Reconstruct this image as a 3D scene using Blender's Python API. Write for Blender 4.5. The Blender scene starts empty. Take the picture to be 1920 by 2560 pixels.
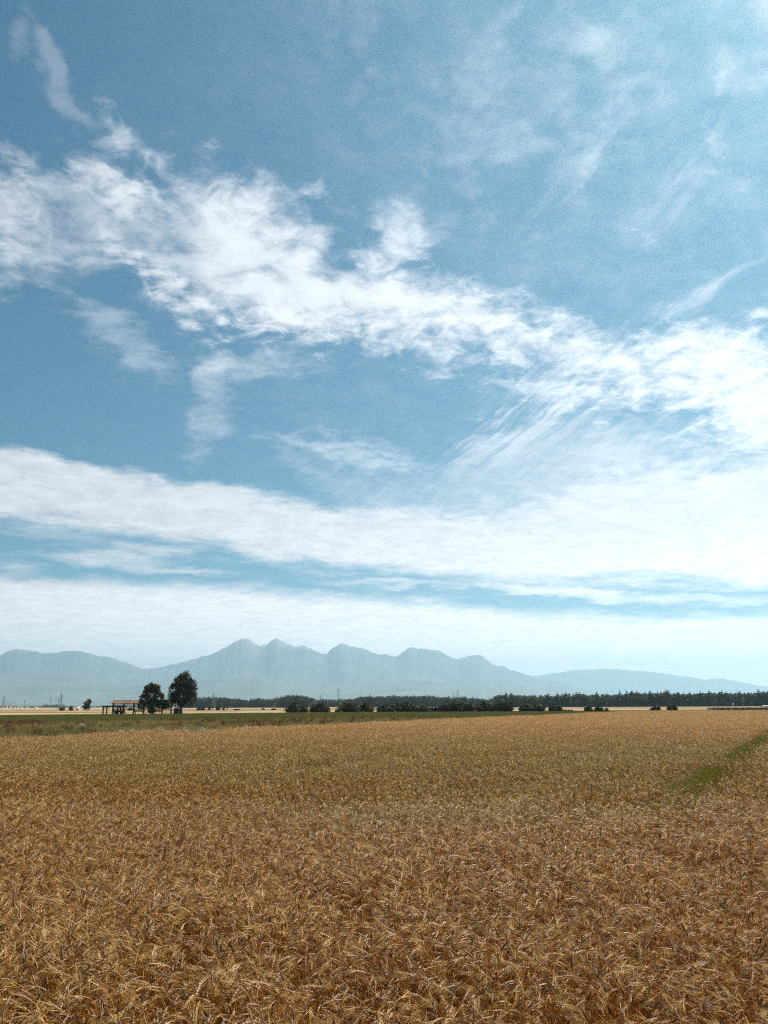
import bpy, math, random, os
import numpy as np
from mathutils import Vector, Matrix, Euler, noise as mnoise
R = math.radians
SC = bpy.context.scene
COL = SC.collection

# ------------------------------------------------------------------ camera
F_PX = 1934.0                      # focal length in pixels of the 1920 x 2560 frame
CAM_Z = 2.3
PITCH, ROLL = 14.05, -0.24
cd = bpy.data.cameras.new('camera'); cam = bpy.data.objects.new('camera', cd); COL.objects.link(cam)
cd.sensor_fit = 'VERTICAL'; cd.sensor_height = 24.0; cd.lens = 24.0 * F_PX / 2560.0
cd.clip_start = 0.05; cd.clip_end = 200000
CM = Matrix.Rotation(R(90 + PITCH), 3, 'X') @ Matrix.Rotation(R(ROLL), 3, 'Z')
cam.matrix_world = Matrix.Translation((0, 0, CAM_Z)) @ CM.to_4x4()
SC.camera = cam

# ------------------------------------------------------------------ light
SUN_EL, SUN_AZ = 53.0, 46.0        # azimuth clockwise from +Y (the view direction)
sd = Vector((math.sin(R(SUN_AZ)) * math.cos(R(SUN_EL)), math.cos(R(SUN_AZ)) * math.cos(R(SUN_EL)), math.sin(R(SUN_EL))))
ld = bpy.data.lights.new('sun', 'SUN'); ld.energy = 5.0; ld.angle = R(0.53); ld.color = (1.0, 0.90, 0.76)
sun = bpy.data.objects.new('sun', ld); COL.objects.link(sun)
sun.rotation_euler = sd.to_track_quat('Z', 'Y').to_euler(); sun.location = (0, 0, 50)
SC.view_settings.view_transform = 'Standard'; SC.view_settings.look = 'None'
SC.view_settings.exposure = 0.48; SC.view_settings.gamma = 1.0
SC.render.engine = 'CYCLES'
SC.cycles.use_denoising = False
SC.cycles.max_bounces = 6; SC.cycles.diffuse_bounces = 2; SC.cycles.transmission_bounces = 3
SC.cycles.volume_bounces = 1; SC.cycles.transparent_max_bounces = 8
SC.cycles.filter_width = 1.1

# ------------------------------------------------------------------ helpers: picture columns to places
def px_dir(px, py):
    return CM @ Vector(((px - 960) / F_PX, -(py - 1280) / F_PX, -1.0))
def at(px, py, Y):
    """point on the ray through a pixel at distance Y north of the camera"""
    d = px_dir(px, py); k = Y / d.y
    return Vector((d.x * k, Y, CAM_Z + d.z * k))
def on_plane(px, py, z):
    d = px_dir(px, py); k = (z - CAM_Z) / d.z
    return Vector((d.x * k, d.y * k, z))
def azel(px, py):
    d = px_dir(px, py).normalized()
    return math.degrees(math.atan2(d.x, d.y)), math.degrees(math.asin(d.z))

EA = on_plane(-20, 1851, 0.73); EB = on_plane(1240, 1793.5, 0.73)
_e = (EB - EA); _e.z = 0; _e.normalize(); EDGE_N = Vector((-_e.y, _e.x, 0))   # points away from the crop (to the left)
FAR_Y = 190.0
def edge_s(x, y):
    """distance outside the barley field (negative inside); numpy friendly"""
    s1 = (x - EA.x) * EDGE_N.x + (y - EA.y) * EDGE_N.y
    return np.maximum(s1, y - FAR_Y)
def terr(x, y):
    s = np.clip((edge_s(x, y) - 1) / 150.0, 0, 1)
    return -0.6 * s * s * (3 - 2 * s)
def tz(x, y): return float(terr(np.float64(x), np.float64(y)))

# ------------------------------------------------------------------ node helper
class NT:
    def __init__(self, tree): self.t = tree; self.n = tree.nodes; self.l = tree.links
    def new(self, typ, **kw):
        n = self.n.new(typ)
        for k, v in kw.items(): setattr(n, k, v)
        return n
    def put(self, sock, v):
        if v is None: return
        if isinstance(v, bpy.types.NodeSocket): self.l.new(v, sock)
        else:
            if hasattr(sock.default_value, '__len__') and not hasattr(v, '__len__'): v = (v, v, v)
            if hasattr(v, '__len__') and len(v) == 3 and len(sock.default_value) == 4: v = (*v, 1)
            sock.default_value = v
    def m(self, op, a, b=None, c=None, clamp=False):
        n = self.new('ShaderNodeMath', operation=op, use_clamp=clamp)
        for i, v in enumerate((a, b, c)): self.put(n.inputs[i], v)
        return n.outputs[0]
    def ss(self, v, a, b, lo=0.0, hi=1.0, smooth=True):
        n = self.new('ShaderNodeMapRange', interpolation_type='SMOOTHSTEP' if smooth else 'LINEAR')
        for i, x in enumerate((v, a, b, lo, hi)): self.put(n.inputs[i], x)
        return n.outputs[0]
    def mix(self, f, a, b, blend='MIX'):
        n = self.new('ShaderNodeMix', data_type='RGBA', blend_type=blend)
        self.put(n.inputs[0], f); self.put(n.inputs[6], a); self.put(n.inputs[7], b)
        return n.outputs[2]
    def noise(self, vec, scale, detail=4, rough=0.55, dist=0.0, out=0, lac=2.0):
        n = self.new('ShaderNodeTexNoise')
        self.put(n.inputs['Vector'], vec)
        n.inputs['Scale'].default_value = scale; n.inputs['Detail'].default_value = detail
        n.inputs['Roughness'].default_value = rough; n.inputs['Distortion'].default_value = dist
        n.inputs['Lacunarity'].default_value = lac
        return n.outputs[out]
    def comb(self, x, y, z=0.0):
        n = self.new('ShaderNodeCombineXYZ')
        for i, v in enumerate((x, y, z)): self.put(n.inputs[i], v)
        return n.outputs[0]
    def sep(self, v):
        n = self.new('ShaderNodeSeparateXYZ'); self.put(n.inputs[0], v); return n.outputs
    def ramp(self, f, stops, interp='LINEAR'):
        n = self.new('ShaderNodeValToRGB'); n.color_ramp.interpolation = interp
        el = n.color_ramp.elements
        while len(el) < len(stops): el.new(0.5)
        for e, (p, c) in zip(el, stops): e.position = p; e.color = (*c, 1)
        self.put(n.inputs[0], f); return n.outputs[0]
    def curve(self, f, pts):
        n = self.new('ShaderNodeFloatCurve'); c = n.mapping.curves[0]
        n.mapping.use_clip = True
        pts = sorted((min(max(a, 0), 1), min(max(b, 0), 1)) for a, b in pts)
        c.points[0].location = pts[0]; c.points[1].location = pts[-1]
        for p in pts[1:-1]: c.points.new(*p)
        for p in c.points: p.handle_type = 'AUTO_CLAMPED'
        n.mapping.update(); self.put(n.inputs['Value'], f); return n.outputs[0]

# ------------------------------------------------------------------ sky with clouds (all by direction)
world = bpy.data.worlds.new('World'); SC.world = world; world.use_nodes = True
W = NT(world.node_tree); W.n.clear()
sky = W.new('ShaderNodeTexSky', sky_type='NISHITA'); sky.sun_disc = False
sky.sun_elevation = R(SUN_EL); sky.sun_rotation = R(SUN_AZ)
sky.air_density = 1.0; sky.dust_density = 0.8; sky.ozone_density = 2.0; sky.altitude = 300
SKY_S = 0.045
tc = W.new('ShaderNodeTexCoord').outputs['Generated']
dx, dy, dz = W.sep(tc)
AZ = W.m('MULTIPLY', W.m('ARCTAN2', dx, dy), 57.29578)
EL = W.m('MULTIPLY', W.m('ARCSINE', dz), 57.29578)
zc = W.m('MAXIMUM', W.m('ADD', dz, 0.10), 0.04)
PX_, PY_ = W.m('DIVIDE', dx, zc), W.m('DIVIDE', dy, zc)          # where the ray meets a high cloud layer
P = W.comb(PX_, PY_, 0.0)
def cs(a): return a
# domain warp
wv = W.new('ShaderNodeSeparateColor'); W.l.new(W.noise(P, 2.2, 5, 0.6, out=1), wv.inputs[0])
warp = W.ss(EL, 4.0, 24.0, 0.22, 1.0)
AZW = W.m('MULTIPLY_ADD', W.m('MULTIPLY', W.m('SUBTRACT', wv.outputs[0], 0.5), warp), 9.0, AZ)
ELW = W.m('MULTIPLY_ADD', W.m('MULTIPLY', W.m('SUBTRACT', wv.outputs[1], 0.5), warp), 9.0, EL)
AZM = W.m('MULTIPLY_ADD', W.m('SUBTRACT', AZW, AZ), 0.22, AZ); ELM = W.m('MULTIPLY_ADD', W.m('SUBTRACT', ELW, EL), 0.22, EL)
U = W.ss(AZW, -40, 40, smooth=False)
fine = W.noise(P, 17.0, 8, 0.66, 0.5)
puff = W.noise(P, 6.5, 8, 0.6, 0.7)
# fibres: coordinates turned so that the long way runs from lower left to upper right
def fib(ang, sx, sy, scale, detail=5, rough=0.55, dist=0.6, seed=0.0):
    c, s = math.cos(R(ang)), math.sin(R(ang))
    wa, we = (AZM, ELM)
    a = W.m('MULTIPLY_ADD', wa, c * sx, W.m('MULTIPLY', we, s * sx))
    b = W.m('MULTIPLY_ADD', wa, -s * sy, W.m('MULTIPLY', we, c * sy))
    return W.noise(W.comb(a, b, seed), scale, detail, rough, dist)
fibre = fib(34, 0.16, 1.3, 1.0, 7, 0.66, 0.25)
fibre2 = fib(-6, 0.05, 0.55, 1.0, 7, 0.62, 0.25, 3.3)
def band(top, bot, amp, soft_t, soft_b, tex, k):
    """cloud band between two edge lines given in picture pixels"""
    def c(pts): return [((azel(x, y)[0] + 40) / 80, (azel(x, y)[1] + 10) / 60) for x, y in pts]
    T = W.m('MULTIPLY_ADD', W.curve(U, c(top)), 60, -10); B = W.m('MULTIPLY_ADD', W.curve(U, c(bot)), 60, -10)
    A = W.curve(U, [((azel(x, 1200)[0] + 40) / 80, a) for x, a in amp])
    up = W.m('DIVIDE', W.m('SUBTRACT', T, ELW), soft_t); dn = W.m('DIVIDE', W.m('SUBTRACT', ELW, B), soft_b)
    s_ = W.m('MAXIMUM', W.m('MINIMUM', W.m('MINIMUM', up, dn), 1.5), -1.5)
    s_ = W.m('MULTIPLY_ADD', W.m('SUBTRACT', A, 1.0), 1.5, s_)          # thin stretches break up into shreds
    v = W.m('MULTIPLY_ADD', W.m('SUBTRACT', tex, 0.5), k, s_)
    c_ = W.ss(v, -0.9, 1.3)
    return W.m('MULTIPLY', c_, W.ss(A, 0.1, 1.0), clamp=True)
def blob(px, py, rx, ry, ang, amp, tex, k):
    a0, e0 = azel(px, py); sc = 0.0296
    c, s = math.cos(R(ang)), math.sin(R(ang))
    x, y = W.m('SUBTRACT', AZW, a0), W.m('SUBTRACT', ELW, e0)
    a = W.m('MULTIPLY_ADD', x, c / (rx * sc), W.m('MULTIPLY', y, s / (rx * sc)))
    b = W.m('MULTIPLY_ADD', x, -s / (ry * sc), W.m('MULTIPLY', y, c / (ry * sc)))
    r = W.m('SQRT', W.m('MULTIPLY_ADD', a, a, W.m('MULTIPLY', b, b)))
    v = W.m('MULTIPLY_ADD', W.m('SUBTRACT', tex, 0.5), k, W.m('SUBTRACT', 0.55, r))
    return W.m('MULTIPLY', W.ss(v, -0.5, 0.65), W.m('MULTIPLY', W.ss(r, 1.25, 0.5), amp), clamp=True)
mixn = W.m('ADD', W.m('MULTIPLY', puff, 0.55), W.m('MULTIPLY', fine, 0.45))
layers = [
 # the long diagonal bank
 band([(-80, 370), (60, 345), (240, 350), (400, 405), (560, 430), (700, 490), (830, 565), (960, 610), (1100, 665), (1250, 745), (1400, 815), (1560, 830), (1740, 800), (1920, 850), (2100, 900)],
      [(-80, 690), (200, 735), (400, 770), (600, 815), (800, 855), (1000, 900), (1200, 925), (1400, 955), (1600, 985), (1750, 1030), (1920, 1110), (2100, 1150)],
      [(-80, .52), (0, .54), (120, .54), (260, .54), (420, .6), (560, .80), (800, .80), (1200, .88), (1920, 1.0), (2100, .9)], 2.1, 2.5, mixn, 7.2),
 # broad low bank
 band([(-80, 1105), (0, 1130), (150, 1158), (400, 1198), (600, 1218), (800, 1245), (1000, 1270), (1200, 1290), (1400, 1230), (1600, 1180), (1920, 1150), (2100, 1150)],
      [(-80, 1300), (0, 1312), (400, 1352), (700, 1398), (1000, 1432), (1300, 1452), (1600, 1458), (1920, 1456), (2100, 1456)],
      [(-80, 1.0), (2100, 1.0)], 0.8, 0.8, W.m('ADD', W.m('MULTIPLY', fibre2, 0.6), W.m('MULTIPLY', mixn, 0.4)), 3.6),
 # fibrous veil fanning out to the right
 band([(600, 1050), (700, 1085), (900, 1120), (1080, 1130), (1200, 1040), (1350, 990), (1550, 1010), (1750, 1060), (1920, 1090), (2100, 1090)],
      [(600, 1095), (700, 1170), (900, 1300), (1080, 1330), (1300, 1400), (1550, 1430), (1920, 1440), (2100, 1440)],
      [(-80, 0), (560, 0), (700, .45), (900, .5), (1200, .52), (1600, .66), (1920, .72), (2100, .7)], 2.4, 1.2, W.m('ADD', W.m('MULTIPLY', fibre, 0.7), W.m('MULTIPLY', mixn, 0.3)), 3.6),
 # haze bank over the mountains
 band([(-80, 1410), (0, 1420), (300, 1448), (600, 1475), (1000, 1492), (1200, 1520), (1500, 1535), (1920, 1540), (2100, 1540)],
      [(-80, 1900), (960, 1900), (2100, 1900)], [(-80, .9), (2100, .95)], 0.7, 0.5, fibre2, 0.9),
]
blobs = [
 (990, 600, 170, 85, 5, .5, mixn, 5), (300, 430, 170, 90, -25, .75, mixn, 4), (40, 480, 130, 120, -40, .55, mixn, 5), (420, 700, 230, 60, -22, .7, mixn, 6), (700, 800, 260, 60, -14, .6, mixn, 6),
 (45, 55, 34, 60, 20, .15, mixn, 5), (130, 130, 170, 26, -40, .18, mixn, 5), (290, 300, 90, 30, -50, .3, fine, 4),
 (1330, 260, 420, 230, 10, .16, mixn, 5), (1450, 400, 230, 42, 33, .17, fibre, 3.5), (1510, 150, 80, 170, 25, .14, mixn, 4), (1720, 430, 170, 60, 35, .12, fibre, 4), (1800, 270, 40, 120, -5, .22, fine, 4),
 (1950, -10, 260, 140, 10, .5, puff, 2), (930, 60, 200, 140, 60, .16, mixn, 5),
 (520, 990, 80, 190, -12, .32, mixn, 3.5), (650, 905, 260, 60, -5, .30, mixn, 4), (310, 830, 210, 70, -25, .30, mixn, 4),
 (1800, 695, 150, 34, 22, .38, fibre, 3), (1910, 1070, 80, 45, 25, .9, puff, 2), (1780, 1130, 260, 50, 4, .45, puff, 3),
 (1400, 960, 340, 60, 26, .34, fibre, 4), (1300, 1060, 300, 110, 28, .40, fibre, 4), (850, 1130, 300, 40, -8, .45, mixn, 3),
 (240, 1392, 420, 26, 4, .75, fibre2, 2.5), (800, 1398, 170, 22, -6, .8, fibre2, 2), (1390, 1480, 300, 22, -7, .9, fibre2, 1.5), (430, 1425, 240, 18, -4, .6, fibre2, 2.5), (1000, 1462, 260, 14, -3, .5, fibre2, 2.5), (1750, 1500, 240, 16, -3, .5, fibre2, 2.5),
 (100, 1350, 300, 20, 0, .3, fibre2, 2),
]
cov = None
for l in layers + [blob(*b) for b in blobs]:
    inv = W.m('SUBTRACT', 1.0, l)
    cov = inv if cov is None else W.m('MULTIPLY', cov, inv)
cov = W.m('SUBTRACT', 1.0, cov, clamp=True)
# faint high veil everywhere, thicker towards the sun
veil = W.m('MULTIPLY', W.ss(AZ, -35, 45), W.ss(mixn, 0.35, 0.75, 0.06, 0.30))
cov = W.m('SUBTRACT', 1.0, W.m('MULTIPLY', W.m('SUBTRACT', 1.0, cov), W.m('SUBTRACT', 1.0, veil)), clamp=True)
above = W.ss(EL, -1.0, 0.5)
cov = W.m('MULTIPLY', cov, above)
sun_vec = W.new('ShaderNodeVectorMath', operation='DOT_PRODUCT'); W.l.new(tc, sun_vec.inputs[0]); sun_vec.inputs[1].default_value = sd
toward = W.ss(sun_vec.outputs['Value'], 0.1, 0.95)
cl_l = W.m('MULTIPLY', W.m('MULTIPLY_ADD', toward, 0.22, 0.53), W.ss(EL, 14.0, 1.0, 1.0, 1.95))
cl_l = W.m('MULTIPLY', cl_l, W.ss(mixn, 0.35, 0.65, 0.84, 1.10))
cloud_col = W.mix(1.0, W.mix(W.ss(EL, 16.0, 3.0), (0.97, 0.98, 1.02), (1.10, 0.99, 0.95)), cl_l, 'MULTIPLY')
SKY_TINT = (0.26, 0.97, 1.12)
skyc = W.mix(1.0, sky.outputs[0], tuple(c * SKY_S for c in SKY_TINT), 'MULTIPLY')
final = W.mix(cov, skyc, cloud_col)
bg = W.new('ShaderNodeBackground'); W.l.new(final, bg.inputs[0]); bg.inputs[1].default_value = 1.0
wo = W.new('ShaderNodeOutputWorld'); W.l.new(bg.outputs[0], wo.inputs[0])
world.cycles.sampling_method = 'MANUAL'; world.cycles.sample_map_resolution = 512

ONLY_SKY = os.environ.get('ONLY_SKY')

# ------------------------------------------------------------------ object helpers
def tag(o, label=None, cat=None, group=None, kind=None):
    if label: o['label'] = label
    if cat: o['category'] = cat
    if group: o['group'] = group
    if kind: o['kind'] = kind
    return o
def mesh_np(name, V, faces, mat=None, col=None, parent=None, link=True, smooth=False):
    """V (n,3); faces: list of (k,m) int arrays (m = 3 or 4); col (n,4) point colours"""
    me = bpy.data.meshes.new(name)
    V = np.asarray(V, np.float32); me.vertices.add(len(V)); me.vertices.foreach_set('co', V.ravel())
    faces = [np.asarray(f, np.int32) for f in faces if len(f)]
    nl = sum(f.size for f in faces); nf = sum(len(f) for f in faces)
    me.loops.add(nl); me.polygons.add(nf)
    me.loops.foreach_set('vertex_index', np.concatenate([f.ravel() for f in faces]))
    tot = np.concatenate([np.full(len(f), f.shape[1], np.int32) for f in faces])
    me.polygons.foreach_set('loop_start', np.concatenate([[0], np.cumsum(tot)[:-1]]).astype(np.int32))
    me.polygons.foreach_set('use_smooth', np.full(nf, smooth, bool))
    me.update(calc_edges=True)
    if col is not None:
        a = me.color_attributes.new('col', 'FLOAT_COLOR', 'POINT'); a.data.foreach_set('color', np.asarray(col, np.float32).ravel())
    if mat: me.materials.append(mat)
    o = bpy.data.objects.new(name, me)
    if link: COL.objects.link(o)
    if parent: o.parent = parent
    return o
def empty(name, loc, rz=0.0):
    o = bpy.data.objects.new(name, None); COL.objects.link(o); o.location = loc; o.rotation_euler = (0, 0, rz)
    o.empty_display_size = 0.2; return o
class MB:
    """collects bars, boxes and tubes; build() links them as one mesh"""
    def __init__(s): s.v = []; s.q = []; s.t = []; s.c = []; s.n = 0
    def add(s, v, q=(), t=(), c=None):
        v = np.asarray(v, float); s.v.append(v)
        if len(q): s.q.append(np.asarray(q) + s.n)
        if len(t): s.t.append(np.asarray(t) + s.n)
        s.c.append(np.tile(c if c is not None else (0.5, 0.5, 0.5, 1), (len(v), 1))); s.n += len(v)
    def box(s, x0, x1, y0, y1, z0, z1, c=None):
        v = [(x, y, z) for z in (z0, z1) for y in (y0, y1) for x in (x0, x1)]
        s.add(v, [(0, 2, 3, 1), (4, 5, 7, 6), (0, 1, 5, 4), (2, 6, 7, 3), (0, 4, 6, 2), (1, 3, 7, 5)], c=c)
    def tube(s, pts, rad, sides=6, c=None, cap=True):
        pts = [Vector(p) for p in pts]; rings = []
        rad = rad if hasattr(rad, '__len__') else [rad] * len(pts)
        up = Vector((0.13, 0.21, 1)).normalized()
        for i, p in enumerate(pts):
            d = (pts[min(i + 1, len(pts) - 1)] - pts[max(i - 1, 0)]).normalized()
            a = d.cross(up if abs(d.dot(up)) < 0.95 else Vector((1, 0, 0))).normalized(); b = d.cross(a)
            for k in range(sides):
                w = 2 * math.pi * (k + 0.5) / sides
                rings.append(p + (a * math.cos(w) + b * math.sin(w)) * rad[i])
        q = [(i * sides + k, i * sides + (k + 1) % sides, (i + 1) * sides + (k + 1) % sides, (i + 1) * sides + k)
             for i in range(len(pts) - 1) for k in range(sides)]
        t = []
        if cap:
            L = len(rings); rings += [pts[0], pts[-1]]
            t = [(L, (k + 1) % sides, k) for k in range(sides)] + [(L + 1, L - sides + k, L - sides + (k + 1) % sides) for k in range(sides)]
        s.add([tuple(r) for r in rings], q, t, c)
    def bar(s, a, b, r, c=None): s.tube([a, b], r, 4, c)
    def build(s, name, mat, parent=None, link=True, smooth=False):
        return mesh_np(name, np.concatenate(s.v), [np.concatenate(x) for x in (s.q, s.t) if x], mat, np.concatenate(s.c), parent, link, smooth)

# ------------------------------------------------------------------ materials
def new_mat(name):
    m = bpy.data.materials.new(name); m.use_nodes = True; N = NT(m.node_tree); N.n.clear()
    out = N.new('ShaderNodeOutputMaterial'); return m, N, out
def simple(name, col, rough=0.8, var=0.25, scale=3.0, metal=0.0, bump=0.0):
    m, N, out = new_mat(name)
    p = N.new('ShaderNodeBsdfPrincipled')
    pos = N.new('ShaderNodeTexCoord').outputs['Object']
    f = N.noise(pos, scale, 6, 0.6)
    N.put(p.inputs['Base Color'], N.mix(f, tuple(c * (1 - var) for c in col), tuple(min(c * (1 + var), 1) for c in col)))
    p.inputs['Roughness'].default_value = rough; p.inputs['Metallic'].default_value = metal
    if bump:
        b = N.new('ShaderNodeBump'); b.inputs['Strength'].default_value = bump; N.l.new(f, b.inputs['Height']); N.l.new(b.outputs[0], p.inputs['Normal'])
    N.l.new(p.outputs[0], out.inputs[0]); return m
def leafy(name, dark, light, transl=0.3, rough=0.6, tl=None, seed_scale=0.0):
    """foliage: colour from the per-leaf value in 'col', plus slow drift over the plant"""
    m, N, out = new_mat(name)
    at_ = N.new('ShaderNodeAttribute', attribute_name='col'); r = N.sep(at_.outputs['Color'])
    pos = N.new('ShaderNodeNewGeometry').outputs['Position']
    slow = N.noise(pos, 0.35, 3, 0.5)
    f = N.m('MULTIPLY_ADD', r[0], 0.7, N.m('MULTIPLY', slow, 0.3), clamp=True)
    c = N.mix(f, dark, light)
    d = N.new('ShaderNodeBsdfPrincipled'); N.put(d.inputs['Base Color'], c); d.inputs['Roughness'].default_value = rough
    d.inputs['Specular IOR Level'].default_value = 0.25
    t = N.new('ShaderNodeBsdfTranslucent'); N.put(t.inputs[0], N.mix(1.0, c, tl or (1.3, 1.5, 0.6), 'MULTIPLY'))
    x = N.new('ShaderNodeMixShader'); x.inputs[0].default_value = transl
    N.l.new(d.outputs[0], x.inputs[1]); N.l.new(t.outputs[0], x.inputs[2]); N.l.new(x.outputs[0], out.inputs[0]); return m

LINE_A = on_plane(1690, 2010, 0.7); LINE_B = on_plane(1912, 1847, 0.7)     # tractor line grown over with grass
_l = (LINE_B - LINE_A); _l.z = 0; _l.normalize(); LINE_N = Vector((-_l.y, _l.x, 0)); LINE_D = _l

def field_noise_nodes(N, pos):
    """slow colour drift of the crop over the field (where it ripens late)"""
    x, y, z = N.sep(pos)
    a = N.noise(pos, 0.035, 3, 0.55, 0.4); b = N.noise(N.comb(N.m('MULTIPLY', x, 0.5), y, 5.0), 0.28, 3, 0.6, 0.3)
    return a, b, x, y, z

# barley: 'col' = (part, random per stalk, along, 1); part 0 stem, .33 leaf, .66 ear, 1 awn
mb, N, out = new_mat('barley')
at_ = N.new('ShaderNodeAttribute', attribute_name='col'); part, rnd, alng = N.sep(at_.outputs['Color'])
pos = N.new('ShaderNodeNewGeometry').outputs['Position']
na, nb, gx, gy, gz = field_noise_nodes(N, pos)
orand = N.new('ShaderNodeObjectInfo').outputs['Random']
gold = N.ramp(part, [(0.0, (0.46, 0.175, 0.028)), (0.33, (0.56, 0.28, 0.065)), (0.66, (0.25, 0.11, 0.026)), (1.0, (0.95, 0.64, 0.25))])
green = N.ramp(part, [(0.0, (0.30, 0.235, 0.060)), (0.33, (0.42, 0.35, 0.12)), (0.66, (0.34, 0.255, 0.085)), (1.0, (0.84, 0.66, 0.32))])
gf = N.m('ADD', N.m('MULTIPLY', na, 0.7), N.m('MULTIPLY', nb, 0.5))
zone = N.m('MULTIPLY', N.ss(gy, 7.0, 22.0, 0.0, 1.0), N.ss(gy, 24.0, 60.0, 1.0, 0.0))     # the late strip in mid field
gf = N.m('MULTIPLY_ADD', zone, 0.34, N.ss(N.m('ADD', gf, N.m('MULTIPLY', zone, 0.10)), 0.56, 0.92), clamp=True)
gf = N.m('MULTIPLY_ADD', N.ss(rnd, 0.86, 0.95), 0.45, gf, clamp=True)
c = N.mix(gf, gold, green)
c = N.mix(1.0, c, N.ss(rnd, 0.0, 1.0, 0.40, 1.25, smooth=False), 'MULTIPLY')
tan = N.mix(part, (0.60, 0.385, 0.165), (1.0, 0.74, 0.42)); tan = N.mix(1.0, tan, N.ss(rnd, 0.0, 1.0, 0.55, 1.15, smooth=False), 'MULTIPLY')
c = N.mix(N.m('MULTIPLY', N.ss(gy, 14.0, 70.0), 0.78), c, tan)       # far crop colour lightened with distance, in place of missing sun glints on awns
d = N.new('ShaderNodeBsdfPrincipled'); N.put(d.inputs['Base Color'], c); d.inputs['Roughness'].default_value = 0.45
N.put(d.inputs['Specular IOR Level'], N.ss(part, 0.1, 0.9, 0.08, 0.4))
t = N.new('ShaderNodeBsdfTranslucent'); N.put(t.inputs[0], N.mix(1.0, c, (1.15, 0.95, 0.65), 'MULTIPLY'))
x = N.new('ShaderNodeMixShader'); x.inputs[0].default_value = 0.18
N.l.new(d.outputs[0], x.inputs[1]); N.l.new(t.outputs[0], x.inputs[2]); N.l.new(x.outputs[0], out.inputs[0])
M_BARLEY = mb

M_GRASS = leafy('grass_blades', (0.042, 0.056, 0.010), (0.175, 0.165, 0.040), 0.25, 0.6, (1.3, 1.3, 0.6))
M_LINE = leafy('line_grass', (0.060, 0.066, 0.012), (0.23, 0.21, 0.045), 0.3, 0.5, (1.35, 1.2, 0.6))
M_DOCK = leafy('dock_seed', (0.11, 0.035, 0.015), (0.26, 0.12, 0.05), 0.15, 0.8, (1.1, 0.8, 0.6))
M_WHITE = leafy('white_petals', (0.42, 0.42, 0.36), (0.75, 0.74, 0.66), 0.3, 0.7, (1, 1, 0.9))
M_LEAF = leafy('tree_leaves', (0.018, 0.021, 0.006), (0.085, 0.080, 0.022), 0.10, 0.5)
M_BUSH = leafy('bush_leaves', (0.016, 0.022, 0.006), (0.068, 0.070, 0.018), 0.14, 0.5)
M_WILLOW = leafy('willow_leaves', (0.035, 0.042, 0.016), (0.135, 0.130, 0.065), 0.18, 0.5)
M_WOOD_LEAF = leafy('wood_leaves', (0.020, 0.028, 0.011), (0.075, 0.085, 0.032), 0.10, 0.6)
M_CONIFER = leafy('conifer_needles', (0.010, 0.018, 0.009), (0.035, 0.048, 0.022), 0.05, 0.6)
M_BARK = simple('bark', (0.07, 0.055, 0.04), 0.9, 0.4, 4.0)
M_TIMBER = simple('old_timber', (0.030, 0.022, 0.016), 0.85, 0.35, 2.0)
M_TILE = simple('orange_tiles', (0.30, 0.145, 0.070), 0.8, 0.35, 2.5)
M_STEEL = simple('pylon_steel', (0.20, 0.21, 0.22), 0.6, 0.15, 0.5)
M_CONC = simple('concrete', (0.32, 0.31, 0.29), 0.9, 0.2, 3.0)
M_WALL = simple('white_render', (0.74, 0.73, 0.70), 0.9, 0.1, 0.3)
M_ROOF = simple('brown_roof', (0.22, 0.11, 0.07), 0.9, 0.2, 0.5)
M_DARKG = simple('dark_glass', (0.03, 0.035, 0.04), 0.2, 0.2, 1.0)
M_TARP = simple('faded_sheet', (0.55, 0.54, 0.50), 0.7, 0.2, 1.0)

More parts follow.
